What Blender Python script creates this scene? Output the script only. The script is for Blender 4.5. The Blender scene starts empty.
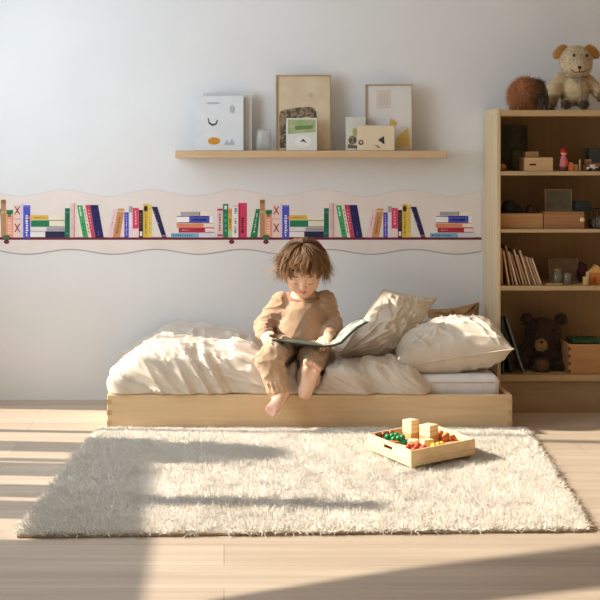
import bpy, bmesh, math, random
import numpy as np
from mathutils import Vector, Matrix
random.seed(7); RNG = np.random.default_rng(11)
S = bpy.context.scene; COL = S.collection
F = 1500.0; VX, VY = 224.0, 150.0; CH = 1.0          # focal length in pixels, vanishing point, camera height
def P(px, py, Y): return np.array([(px-VX)*Y/F, Y, CH-(py-VY)*Y/F])
def G(px, py, z=0.0):
    Y = (CH-z)*F/(py-VY); return P(px, py, Y)
def V(*a): return np.array(a, float)
def nrm(v): v = np.asarray(v, float); return v/np.linalg.norm(v)
def lin(c):
    return tuple(((x/255)/12.92 if x/255 <= .04045 else ((x/255+.055)/1.055)**2.4) for x in c[:3])+(1.0,)
# ------------------------------------------------------------------ materials
MATS = {}
def mat(name, col, rough=.6, col2=None, scale=(8,8,8), detail=3, bump=0, bscale=None, spec=.3, attr=False, sheen=0, dist=0, metal=0, fac=(.35,.65), trans=0, alpha=1):
    if name in MATS: return MATS[name]
    m = bpy.data.materials.new(name); m.use_nodes = True; nt = m.node_tree; N = nt.nodes; L = nt.links
    b = N['Principled BSDF']; b.inputs['Base Color'].default_value = lin(col); b.inputs['Roughness'].default_value = rough
    b.inputs['Specular IOR Level'].default_value = spec; b.inputs['Metallic'].default_value = metal
    if sheen: b.inputs['Sheen Weight'].default_value = sheen
    if trans: b.inputs['Transmission Weight'].default_value = trans
    if alpha < 1: b.inputs['Alpha'].default_value = alpha
    tc = N.new('ShaderNodeTexCoord'); mp = N.new('ShaderNodeMapping'); mp.inputs['Scale'].default_value = scale
    L.new(tc.outputs['Object'], mp.inputs['Vector'])
    src = None
    if col2 is not None:
        nz = N.new('ShaderNodeTexNoise'); nz.inputs['Scale'].default_value = 1; nz.inputs['Detail'].default_value = detail
        nz.inputs['Distortion'].default_value = dist
        L.new(mp.outputs[0], nz.inputs['Vector'])
        r = N.new('ShaderNodeValToRGB'); r.color_ramp.elements[0].color = lin(col); r.color_ramp.elements[1].color = lin(col2)
        r.color_ramp.elements[0].position, r.color_ramp.elements[1].position = fac
        L.new(nz.outputs['Fac'], r.inputs['Fac']); src = r.outputs['Color']
    if attr:
        a = N.new('ShaderNodeAttribute'); a.attribute_name = 'Col'
        if src is None: src = a.outputs['Color']
        else:
            mx = N.new('ShaderNodeMixRGB'); mx.blend_type = 'MULTIPLY'; mx.inputs[0].default_value = 1
            L.new(src, mx.inputs[1]); L.new(a.outputs['Color'], mx.inputs[2]); src = mx.outputs[0]
    if src is not None: L.new(src, b.inputs['Base Color'])
    if bump:
        n2 = N.new('ShaderNodeTexNoise'); n2.inputs['Scale'].default_value = 1; n2.inputs['Detail'].default_value = 4
        m2 = N.new('ShaderNodeMapping'); m2.inputs['Scale'].default_value = bscale or scale
        L.new(tc.outputs['Object'], m2.inputs['Vector']); L.new(m2.outputs[0], n2.inputs['Vector'])
        bp = N.new('ShaderNodeBump'); bp.inputs['Strength'].default_value = bump; bp.inputs['Distance'].default_value = .004
        L.new(n2.outputs['Fac'], bp.inputs['Height']); L.new(bp.outputs[0], b.inputs['Normal'])
    MATS[name] = m; return m
def wood(name, c1, c2, axis='x', rough=.5, k=1.0):
    s = {'x': (2.2*k, 45*k, 45*k), 'y': (45*k, 2.2*k, 45*k), 'z': (45*k, 45*k, 2.2*k)}[axis]
    return mat(name, c1, rough, c2, s, 4, bump=.08, bscale=tuple(v*2 for v in s), dist=.6, fac=(.3, .72))
def flat(c, rough=.7):
    return mat('paint_%02x%02x%02x' % tuple(int(v) for v in c), c, rough, tuple(min(255, v*.94+4) for v in c), (30, 30, 30), spec=.2)
def floor_mat():
    m = bpy.data.materials.new('floor_planks'); m.use_nodes = True; nt = m.node_tree; N = nt.nodes; L = nt.links
    b = N['Principled BSDF']; b.inputs['Roughness'].default_value = .42; b.inputs['Specular IOR Level'].default_value = .35
    tc = N.new('ShaderNodeTexCoord')
    br = N.new('ShaderNodeTexBrick'); br.inputs['Scale'].default_value = 1; br.inputs['Brick Width'].default_value = 1.9; br.inputs['Row Height'].default_value = .19
    br.inputs['Mortar Size'].default_value = .0012; br.inputs['Mortar Smooth'].default_value = .3; br.offset = .37
    br.inputs['Color1'].default_value = lin((190, 173, 154)); br.inputs['Color2'].default_value = lin((203, 187, 168)); br.inputs['Mortar'].default_value = lin((152, 130, 108))
    L.new(tc.outputs['Object'], br.inputs['Vector'])
    mp = N.new('ShaderNodeMapping'); mp.inputs['Scale'].default_value = (1.1, 22, 1); L.new(tc.outputs['Object'], mp.inputs['Vector'])
    nz = N.new('ShaderNodeTexNoise'); nz.inputs['Scale'].default_value = 1; nz.inputs['Detail'].default_value = 5; nz.inputs['Distortion'].default_value = .5
    L.new(mp.outputs[0], nz.inputs['Vector'])
    r = N.new('ShaderNodeValToRGB'); r.color_ramp.elements[0].position = .3; r.color_ramp.elements[1].position = .7
    r.color_ramp.elements[0].color = (.8, .77, .73, 1); r.color_ramp.elements[1].color = (1.03, 1.02, 1.0, 1)
    L.new(nz.outputs['Fac'], r.inputs['Fac'])
    mx = N.new('ShaderNodeMixRGB'); mx.blend_type = 'MULTIPLY'; mx.inputs[0].default_value = 1
    L.new(br.outputs['Color'], mx.inputs[1]); L.new(r.outputs[0], mx.inputs[2]); L.new(mx.outputs[0], b.inputs['Base Color'])
    return m
# ------------------------------------------------------------------ mesh helpers
def setp(o, label=None, cat=None, group=None, kind=None):
    if label: o['label'] = label
    if cat: o['category'] = cat
    if group: o['group'] = group
    if kind: o['kind'] = kind
    return o
def link(name, me, parent=None):
    o = bpy.data.objects.new(name, me); COL.objects.link(o)
    if parent is not None:
        o.parent = parent; o.matrix_parent_inverse = Matrix.Translation(-parent.location) if parent.rotation_euler.to_matrix() == Matrix.Identity(3) else parent.matrix_basis.inverted()
    return o
def empty(name, loc, label, cat, group=None):
    o = bpy.data.objects.new(name, None); COL.objects.link(o); o.location = tuple(loc); o.empty_display_size = .05
    return setp(o, label, cat, group)
def npmesh(name, verts, faces, mats, parent=None, smooth=True, midx=None, col=None):
    """verts (n,3); faces (m,k) int array of one size k, or list of lists"""
    me = bpy.data.meshes.new(name)
    verts = np.asarray(verts, np.float32)
    if isinstance(faces, np.ndarray):
        m, k = faces.shape
        me.vertices.add(len(verts)); me.vertices.foreach_set('co', verts.ravel())
        me.loops.add(m*k); me.loops.foreach_set('vertex_index', faces.astype(np.int32).ravel())
        me.polygons.add(m); me.polygons.foreach_set('loop_start', np.arange(0, m*k, k, dtype=np.int32))
        me.update(calc_edges=True); me.validate()
    else:
        me.from_pydata(verts.tolist(), [], faces)
    for x in (mats if isinstance(mats, (list, tuple)) else [mats]): me.materials.append(x)
    if midx is not None: me.polygons.foreach_set('material_index', np.asarray(midx, np.int32))
    me.polygons.foreach_set('use_smooth', np.full(len(me.polygons), smooth))
    if col is not None:
        a = me.color_attributes.new('Col', 'FLOAT_COLOR', 'POINT')
        c = np.ones((len(verts), 4), np.float32); c[:, :3] = col; a.data.foreach_set('color', c.ravel())
    return link(name, me, parent)
class MB:
    def __init__(s): s.v = []; s.f = []; s.m = []; s.sm = []; s.mats = []
    def mi(s, m):
        if m not in s.mats: s.mats.append(m)
        return s.mats.index(m)
    def add(s, v, f, m, smooth=False):
        o = len(s.v); s.v += [tuple(map(float, p)) for p in v]; i = s.mi(m)
        for q in f: s.f.append([o+k for k in q]); s.m.append(i); s.sm.append(smooth)
        return s
    def box(s, a, b, m, R=None, o=None):
        v = [(x, y, z) for x in (a[0], b[0]) for y in (a[1], b[1]) for z in (a[2], b[2])]
        if R is not None: v = [np.asarray(o)+R@np.array(p) for p in v]
        return s.add(v, [(0,1,3,2),(4,6,7,5),(0,4,5,1),(2,3,7,6),(0,2,6,4),(1,5,7,3)], m)
    def hexa(s, p8, m):   # p8: bottom 4 ccw then top 4
        return s.add(p8, [(3,2,1,0),(4,5,6,7),(0,1,5,4),(1,2,6,5),(2,3,7,6),(3,0,4,7)], m)
    def prism(s, poly, d, m):  # polygon of 3d points extruded by d
        n = len(poly); a = [np.asarray(p, float) for p in poly]; b = [p+np.asarray(d) for p in a]
        return s.add(a+b, [list(range(n))[::-1], list(range(n, 2*n))]+[[i, (i+1) % n, n+(i+1) % n, n+i] for i in range(n)], m)
    def lathe(s, prof, c, m, ax=(0,0,1), n=24):
        ax = nrm(ax); u = nrm(np.cross(ax, (0,1,0) if abs(ax[1]) < .9 else (1,0,0))); w = np.cross(ax, u); c = np.asarray(c, float)
        v = []; f = []
        for r, h in prof:
            for i in range(n):
                t = 2*math.pi*i/n; v.append(c+ax*h+(u*math.cos(t)+w*math.sin(t))*max(r, 1e-5))
        for j in range(len(prof)-1):
            for i in range(n): f.append([j*n+i, j*n+(i+1) % n, (j+1)*n+(i+1) % n, (j+1)*n+i])
        f += [list(range(n))[::-1], [(len(prof)-1)*n+i for i in range(n)]]
        return s.add(v, f, m, True)
    def tube(s, pts, r, m, n=8):
        pts = [np.asarray(p, float) for p in pts]; rs = r if isinstance(r, (list, tuple)) else [r]*len(pts); v = []; f = []
        for i, p in enumerate(pts):
            t = nrm(pts[min(i+1, len(pts)-1)]-pts[max(i-1, 0)]); u = nrm(np.cross(t, (0,0,1) if abs(t[2]) < .9 else (1,0,0))); w = np.cross(t, u)
            for k in range(n): a = 2*math.pi*k/n; v.append(p+(u*math.cos(a)+w*math.sin(a))*rs[i])
        for i in range(len(pts)-1):
            for k in range(n): f.append([i*n+k, i*n+(k+1) % n, (i+1)*n+(k+1) % n, (i+1)*n+k])
        f += [list(range(n))[::-1], [(len(pts)-1)*n+k for k in range(n)]]
        return s.add(v, f, m, True)
    def ball(s, c, r, m, n=14, R=None):
        r = (r, r, r) if np.isscalar(r) else r; v = []; f = []; h = n//2
        for j in range(h+1):
            for i in range(n):
                t = math.pi*j/h; a = 2*math.pi*i/n; q = np.array([r[0]*math.sin(t)*math.cos(a), r[1]*math.sin(t)*math.sin(a), r[2]*math.cos(t)])
                v.append(np.asarray(c)+(R@q if R is not None else q))
        for j in range(h):
            for i in range(n): f.append([j*n+i, (j+1)*n+i, (j+1)*n+(i+1) % n, j*n+(i+1) % n])
        return s.add(v, f, m, True)
    def build(s, name, parent=None, bevel=0, label=None, cat=None, group=None, kind=None, seg=2):
        me = bpy.data.meshes.new(name); me.from_pydata(s.v, [], s.f)
        for m in s.mats: me.materials.append(m)
        me.polygons.foreach_set('material_index', np.array(s.m, np.int32)); me.polygons.foreach_set('use_smooth', np.array(s.sm))
        bm = bmesh.new(); bm.from_mesh(me); bmesh.ops.remove_doubles(bm, verts=bm.verts, dist=1e-6) if s.sm and any(s.sm) else None
        bmesh.ops.recalc_face_normals(bm, faces=bm.faces); bm.to_mesh(me); bm.free()
        o = link(name, me, parent)
        if bevel:
            b = o.modifiers.new('bevel', 'BEVEL'); b.width = bevel; b.segments = seg; b.limit_method = 'ANGLE'; b.angle_limit = .7
        return setp(o, label, cat, group, kind)
def copy_tree(o, loc=None, label=None):
    c = o.copy(); COL.objects.link(c)
    if loc is not None: c.location = loc
    if label: c['label'] = label
    for ch in list(o.children):
        d = ch.copy(); COL.objects.link(d); d.parent = c
        for g in list(ch.children):
            e = g.copy(); COL.objects.link(e); e.parent = d
    return c
# ------------------------------------------------------------------ noise
_perm = np.random.default_rng(3).random((32, 32, 32)).astype(np.float32)
def noise(p):
    p = np.asarray(p, np.float32); i = np.floor(p).astype(int); f = p-i; f = f*f*(3-2*f)
    r = 0
    for dx in (0, 1):
        for dy in (0, 1):
            for dz in (0, 1):
                w = (f[..., 0] if dx else 1-f[..., 0])*(f[..., 1] if dy else 1-f[..., 1])*(f[..., 2] if dz else 1-f[..., 2])
                r = r+w*_perm[(i[..., 0]+dx) & 31, (i[..., 1]+dy) & 31, (i[..., 2]+dz) & 31]
    return r*2-1
def ridge(p): return 1-np.abs(noise(p))*2
# ------------------------------------------------------------------ signed distance shapes -> one continuous mesh
class Field:
    def __init__(s, lo, hi, h):
        s.lo = np.asarray(lo, float); s.h = h; s.n = np.ceil((np.asarray(hi)-s.lo)/h).astype(int)+1
        s.f = np.full(s.n, .2, np.float32)
        s.ax = [s.lo[i]+h*np.arange(s.n[i]) for i in range(3)]
    def sub(s, lo, hi):
        a = np.clip(np.floor((np.asarray(lo)-s.lo)/s.h).astype(int), 0, s.n); b = np.clip(np.ceil((np.asarray(hi)-s.lo)/s.h).astype(int)+1, 0, s.n)
        sl = tuple(slice(x, y) for x, y in zip(a, b))
        g = np.stack(np.meshgrid(*[s.ax[i][sl[i]] for i in range(3)], indexing='ij'), -1)
        return sl, g
    def put(s, fn, lo, hi, k=.01, op='u'):
        m = k+.03; sl, g = s.sub(np.asarray(lo)-m, np.asarray(hi)+m)
        if g.size == 0: return s
        d = fn(g).astype(np.float32); a = s.f[sl]
        if op == 'u': h = np.maximum(k-np.abs(a-d), 0)/k; s.f[sl] = np.minimum(a, d)-h*h*k/4
        else: d = -d; h = np.maximum(k-np.abs(a-d), 0)/k; s.f[sl] = np.maximum(a, d)+h*h*k/4
        return s
    def cone(s, a, b, ra, rb, k=.01, op='u'):
        a = np.asarray(a, float); b = np.asarray(b, float); R = max(ra, rb); ab = b-a; L2 = max(ab@ab, 1e-12)
        def fn(g):
            t = np.clip(((g-a)@ab)/L2, 0, 1); return np.linalg.norm(g-a-t[..., None]*ab, axis=-1)-(ra+(rb-ra)*t)
        return s.put(fn, np.minimum(a, b)-R, np.maximum(a, b)+R, k, op)
    def ball(s, c, r, k=.01, op='u'): return s.cone(c, c, r, r, k, op)
    def ell(s, c, r, k=.01, R=None, op='u'):
        c = np.asarray(c, float); r = np.asarray(r, float); M = np.eye(3) if R is None else np.asarray(R)
        def fn(g):
            q = (g-c)@M; k0 = np.linalg.norm(q/r, axis=-1); k1 = np.linalg.norm(q/(r*r), axis=-1); return np.where(k1 < 1e-6, -r.min(), k0*(k0-1)/np.maximum(k1, 1e-6))
        return s.put(fn, c-r.max(), c+r.max(), k, op)
    def chain(s, pts, rs, k=.01):
        for i in range(len(pts)-1): s.cone(pts[i], pts[i+1], rs[i], rs[i+1], k)
        return s
    def grid(s): return np.stack(np.meshgrid(*s.ax, indexing='ij'), -1)
    def mesh(s, smooth=1):
        f = s.f; n = f.shape; ins = f < 0
        cn = tuple(x-1 for x in n); cnt = np.zeros(cn, np.float32); acc = np.zeros(cn+(3,), np.float32)
        for axis in range(3):
            sa = [slice(None)]*3; sb = [slice(None)]*3; sa[axis] = slice(0, -1); sb[axis] = slice(1, None)
            A = f[tuple(sa)]; B = f[tuple(sb)]; cr = (A < 0) != (B < 0); t = np.where(cr, A/np.where(cr, A-B, 1), 0)
            o = [i for i in range(3) if i != axis]
            for d0 in (0, 1):
                for d1 in (0, 1):
                    sl = [slice(None)]*3; sl[o[0]] = slice(d0, d0+cn[o[0]]); sl[o[1]] = slice(d1, d1+cn[o[1]]); sl = tuple(sl)
                    c = cr[sl]; cnt += c; acc[..., axis] += np.where(c, t[sl], 0); acc[..., o[0]] += c*d0; acc[..., o[1]] += c*d1
        act = cnt > 0; idx = np.full(cn, -1, np.int64); idx[act] = np.arange(act.sum())
        cell = np.argwhere(act); v = s.lo+s.h*(cell+acc[act]/cnt[act][:, None]); quads = []
        for axis in range(3):
            sa = [slice(None)]*3; sb = [slice(None)]*3; sa[axis] = slice(0, -1); sb[axis] = slice(1, None)
            A = ins[tuple(sa)]; B = ins[tuple(sb)]; e = np.argwhere(A != B); o = [(axis+1) % 3, (axis+2) % 3]
            e = e[(e[:, o[0]] > 0) & (e[:, o[1]] > 0) & (e[:, o[0]] < n[o[0]]-1) & (e[:, o[1]] < n[o[1]]-1)]
            if not len(e): continue
            def at(d0, d1):
                q = e.copy(); q[:, o[0]] -= d0; q[:, o[1]] -= d1; return idx[q[:, 0], q[:, 1], q[:, 2]]
            Q = np.stack([at(1, 1), at(0, 1), at(0, 0), at(1, 0)], 1); fl = ~A[e[:, 0], e[:, 1], e[:, 2]]; Q[fl] = Q[fl][:, ::-1]; quads.append(Q)
        q = np.concatenate(quads)
        for _ in range(smooth):
            sm = np.zeros_like(v); ct = np.zeros(len(v))
            for i in range(4):
                j = (i+1) % 4; np.add.at(sm, q[:, i], v[q[:, j]]); np.add.at(sm, q[:, j], v[q[:, i]]); np.add.at(ct, q[:, i], 1); np.add.at(ct, q[:, j], 1)
            v = .5*v+.5*sm/np.maximum(ct, 1)[:, None]
        return v, q
def surf_samples(v, q, n, rng):
    t = np.concatenate([q[:, [0, 1, 2]], q[:, [0, 2, 3]]]); a, b, c = v[t[:, 0]], v[t[:, 1]], v[t[:, 2]]; nn = np.cross(b-a, c-a); ar = np.linalg.norm(nn, axis=1)
    i = rng.choice(len(t), n, p=ar/ar.sum()); r1 = np.sqrt(rng.random(n))[:, None]; r2 = rng.random(n)[:, None]
    return (1-r1)*a[i]+r1*(1-r2)*b[i]+r1*r2*c[i], nn[i]/np.maximum(ar[i], 1e-12)[:, None]
def tufts(p, d, length, width, rng, bend=.5, seg=3, down=0.0):
    """tapered three-sided strands rooted at p, growing along d"""
    n = len(p); length = np.broadcast_to(length, n); width = np.broadcast_to(width, n)
    side = rng.normal(size=(n, 3)); side -= (side*d).sum(1)[:, None]*d; side /= np.linalg.norm(side, axis=1)[:, None]; oth = np.cross(d, side)
    bd = side*rng.normal(scale=bend, size=(n, 1))+np.array([0, 0, -down]); V_ = []
    for s_ in range(seg+1):
        t = s_/seg; c = p+d*(length*t)[:, None]+bd*(length*t*t)[:, None]; w = width*(1-.85*t)
        for k in range(3):
            a = 2*math.pi*k/3; V_.append(c+(side*math.cos(a)+oth*math.sin(a))*w[:, None])
    v = np.stack(V_, 1); fs = []
    for s_ in range(seg):
        for k in range(3): fs.append([s_*3+k, s_*3+(k+1) % 3, s_*3+3+(k+1) % 3, s_*3+3+k])
    f = (np.arange(n)*(seg+1)*3)[:, None, None]+np.array(fs)[None]
    return v.reshape(-1, 3), f.reshape(-1, 4)

# ================================================================== SETTING
YW = 6.0; XL = -1.25; XR = 2.6; ZC = 2.45; YF = -.4
M_wall = mat('wall_paint', (224, 224, 222), .85, (228, 228, 226), (3, 3, 3), bump=.05, bscale=(60, 60, 60), spec=.15)
M_ceil = mat('ceiling_paint', (235, 232, 226), .9)
M_trim = mat('window_frame_paint', (228, 224, 216), .5)
W = MB().box((XL-.15, YF, -.05), (XR+.15, YW+.15, 0), floor_mat()); W.build('floor', kind='structure')
MB().box((XL-.15, YW, 0), (XR+.15, YW+.15, ZC), M_wall).build('wall_back', kind='structure')
MB().box((XR, YF, 0), (XR+.15, YW, ZC), mat('side_wall_paint', (206, 170, 126), .85)).build('wall_right', kind='structure')  # unseen wall; paint warmed to tint the light it bounces
MB().box((XL-.15, YF, ZC), (XR+.15, YW+.15, ZC+.1), M_ceil).build('ceiling', kind='structure')
SILL = .66; A0, A1 = 5.175, 5.885; B0 = 2.6; HA = 2.3; t = .15
w = MB(); w.box((XL-t, YF, 0), (XL, B0, ZC), M_wall); w.box((XL-t, B0, HA), (XL, A1, ZC), M_wall); w.box((XL-t, A1, 0), (XL, YW, ZC), M_wall)
w.box((XL-t, B0, .56), (XL, A0, SILL), M_wall)
for a, b in ((B0, 3.92), (4.15, 4.34), (4.40, 4.55), (4.68, 4.86), (4.89, 4.93), (5.05, A0)): w.box((XL-t, a, 0), (XL, b, .56), M_wall)      # unseen low slots, added to let light stripes onto the floor
w.prism([(XL-t, y_-.055, z_) for y_, z_ in ((4.86, SILL), (5.20, SILL), (5.22, .76), (5.17, .88), (5.08, .94), (4.98, .92), (4.90, .84), (4.86, .74))], (t, 0, 0), M_wall)  # unseen rounded lump added to throw the oval shadow on the rug
w.build('wall_left', kind='structure')
w = MB()
for y, d, z in ((A0+.02, .03, .7), (5.40, .045, HA), (A1-.02, .04, HA)): w.box((XL-.09, y-d/2, .0), (XL-.04, y+d/2, z), M_trim)
w.build('door_1', kind='structure')
w = MB()
w.box((XL-.09, 4.26, SILL), (XL-.04, 4.37, 1.10), M_trim); w.box((XL-.09, B0, SILL), (XL-.04, B0+.05, HA), M_trim)  # the short mullion stub is added to cast the rug's dark band
w.box((XL-.09, B0, SILL), (XL-.04, A0, SILL+.03), M_trim); w.box((XL-.09, B0, HA-.05), (XL-.04, A1, HA), M_trim)
w.build('window_1', kind='structure')
q = MB(); up = [(3.38, .70), (3.54, .75), (3.82, 1.02), (4.10, 1.35), (4.40, 1.80), (4.60, 2.34)]; dn = [(3.20, .70), (3.40, .92), (3.585, 1.13), (3.72, 1.31), (3.95, 1.75), (4.10, 2.34)]  # added unseen strip, outlined to cast the oblique shadow on the floor
for i in range(5):
    for k in range(6):
        f = lambda j, m: (XL+.012+.012*(m % 2), dn[j][0]-.08+(up[j][0]-dn[j][0])*m/6, dn[j][1]+(up[j][1]-dn[j][1])*m/6)
        q.prism([f(i, k), f(i+1, k), f(i+1, k+1), f(i, k+1)], (.004, 0, 0), mat('curtain_linen', (226, 216, 200), .9))
q.build('curtain', None, 0, 'unseen cream curtain strip added to shade the near floor', 'curtain')

# ================================================================== BED
WX = wood('pale_birch_along', (226, 197, 156), (212, 179, 136), 'x'); WY = wood('pale_birch_across', (226, 197, 156), (212, 179, 136), 'y'); WZ = wood('pale_birch_upright', (222, 192, 148), (206, 170, 122), 'z')
BX0, BX1, BY0, BY1, BZ = -.419, 1.033, 5.376, 5.985, .1225
bed = empty('bed_frame', ((BX0+BX1)/2, (BY0+BY1)/2, 0), 'low pale birch floor bed frame behind the white rug', 'bed')
th = .018
MB().box((BX0, BY0, 0), (BX1, BY0+th, BZ), WX).build('front_board', bed, .003)
MB().box((BX0, BY1-th, 0), (BX1, BY1, BZ), WX).build('back_board', bed, .003)
for x in (BX0, BX1-th):
    MB().box((x, BY0+th+.0005, 0), (x+th, BY1-th-.0005, BZ), WY).build('side_board', bed, .003)
fj = MB(); dk = wood('joint_endgrain', (208, 174, 130), (194, 160, 116), 'z')
for x in (BX0-.0006, BX1-th+.0006):
    for k in range(3): MB().box((x, BY0-.0008, .012+k*.038), (x+th, BY0+.004, .030+k*.038), dk).build('finger_joint', bed)
MB().box((BX0+th, BY0+th, .012), (BX1-th, BY1-th, .03), WX).build('slat_base', bed)
MAT_TOP = .184; MX0, MX1, MY0, MY1 = BX0+.022, BX1-.036, BY0+.044, BY1-.022
M_mat = mat('white_mattress_cover', (236, 232, 230), .8, (228, 224, 222), (20, 20, 20), bump=.1, bscale=(300, 300, 300), sheen=.2)
mm = MB().box((MX0, MY0, .031), (MX1, MY1, MAT_TOP), M_mat)
mt = mm.build('mattress', None, .022, 'white mattress lying in the birch bed frame, bare at the right end', 'mattress', seg=5)
for p_ in mt.data.polygons: p_.use_smooth = True
pp = MB(); zz = .16
pp.tube([(MX0+.02, MY0-.0005, zz), (MX1-.02, MY0-.0005, zz)], .0022, M_mat, 6); pp.tube([(MX1+.0005, MY0+.02, zz), (MX1+.0005, MY1-.02, zz)], .0022, M_mat, 6)
pp.build('piping', mt)

# ================================================================== CHILD (shared joints)
def px_r(n, Y): return n*Y/F
J = dict(neck=P(303, 298, 5.585), chest=P(303, 313, 5.575), belly=P(302, 330, 5.585), pelvis=P(301, 343, 5.60),
         shL=P(281, 304, 5.58), elL=P(264.5, 326, 5.60), wrL=P(264, 335.5, 5.47), shR=P(325, 303, 5.58), elR=P(333, 323, 5.60), wrR=P(329.5, 335, 5.48),
         hipL=P(287, 345, 5.60), knL=P(270, 359, 5.325), anL=P(278, 389, 5.325), hipR=P(314, 345, 5.60), knR=P(313, 358, 5.45), anR=P(307, 384, 5.350))
TROUSERS = [(J['pelvis'], J['belly'], .082, .072), (J['hipL'], J['pelvis'], .062, .075), (J['hipR'], J['pelvis'], .062, .075),
            (J['hipL'], J['knL'], .058, .046), (J['hipR'], J['knR'], .060, .047)]
def cone_d(g, a, b, ra, rb):
    ab = b-a; t = np.clip(((g-a)@ab)/(ab@ab), 0, 1); return np.linalg.norm(g-a-t[..., None]*ab, axis=-1)-(ra+(rb-ra)*t)

# ================================================================== DUVET
M_linen = mat('oatmeal_linen', (214, 201, 184), .85, (206, 192, 173), (14, 14, 14), bump=.12, bscale=(420, 420, 420), spec=.12, sheen=.25)
def build_duvet():
    lo = (BX0-.05, BY0-.05, .105); hi = (.82, BY1+.02, .36); fl = Field(lo, hi, .0046); g = fl.grid(); x, y, z = g[..., 0], g[..., 1], g[..., 2]
    wx = .10*noise(np.stack([x*4, y*4, z*3], -1)); wy = .08*noise(np.stack([x*4+9, y*4, z*3+5], -1))
    back = np.clip((y-5.40)/.5, 0, 1)
    ztop = np.interp(x, [-.46, -.40, -.30, -.15, .05, .18, .42, .52, .62, .70, .76], [.24, .266, .288, .285, .270, .238, .240, .245, .234, .212, .19])+.030*back*np.clip((.25-x)/.2, .4, 1)
    ztop = ztop+.010*noise(np.stack([x*6, y*7, z*0], -1))
    # soft folds: along the length on top, falling down the front
    q = np.stack([(x+wx)*3.2+y*2, (y+wy)*15, z*2+3], -1); q2 = np.stack([(x+wx*.8)*15+z*7, y*4, z*3+8], -1); q3 = np.stack([(x+wx)*34+z*18, y*15+3, z*9], -1)
    top = np.clip((z-.20)/.07, 0, 1)
    q4 = np.stack([(x+wx*1.3)*11+z*16+2, (y+wy)*9, z*8+x*3], -1)
    cr_ = np.exp(-np.abs(noise(q4))*7); cr2 = np.exp(-np.abs(noise(q4*2.1+5))*6)
    disp = top*(.013*ridge(q)-.005)+(1-.6*top)*(.020*ridge(q2)-.010)+.004*ridge(q3)+.0115*cr_+.0065*cr2-.008
    left = np.interp(z, [.11, .16, .22, .29], [BX0+.004, BX0-.004, BX0+.03, BX0+.11])+.04*back*np.clip((z-.18)/.1, 0, 1)
    right = np.interp(y, [5.38, 5.6, 6], [.755, .73, .70]); front = BY0-.004+.02*np.clip((z-.2)/.08, 0, 1)
    def smax(a, b, k): h = np.maximum(k-np.abs(a-b), 0)/k; return np.maximum(a, b)+h*h*k/4
    d = smax(z-ztop, np.maximum(left-x, x-right), .07); d = smax(d, front-y, .06); d = smax(d, y-(BY1-.012), .05)
    d = np.maximum(d-disp, BZ+.001-z)
    d = np.maximum(d, BX0+.0-.012-x)
    mbox = np.maximum(np.maximum(np.maximum(MX0-x, x-MX1), np.maximum(MY0-y, y-MY1)), z-MAT_TOP); d = np.maximum(d, -(mbox-.0025))
    kid = np.full(d.shape, 1.0)
    for a, b, ra, rb in TROUSERS: kid = np.minimum(kid, cone_d(g, a, b, ra, rb))
    for a, b, ra, rb in ((J['knL'], J['anL'], .052, .044), (J['knR'], J['anR'], .048, .040)): kid = np.minimum(kid, cone_d(g, a, b, ra, rb))
    d = smax(d, -(kid-.004), .03)
    fl.f = d.astype(np.float32); fl.f[0] = fl.f[-1] = .1; fl.f[:, 0] = fl.f[:, -1] = .1; fl.f[:, :, 0] = fl.f[:, :, -1] = .1
    v, q = fl.mesh(1)
    return npmesh('duvet', v, q, M_linen)
dv = build_duvet(); setp(dv, 'rumpled oatmeal linen duvet spread over the mattress under the seated child', 'duvet')

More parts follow.
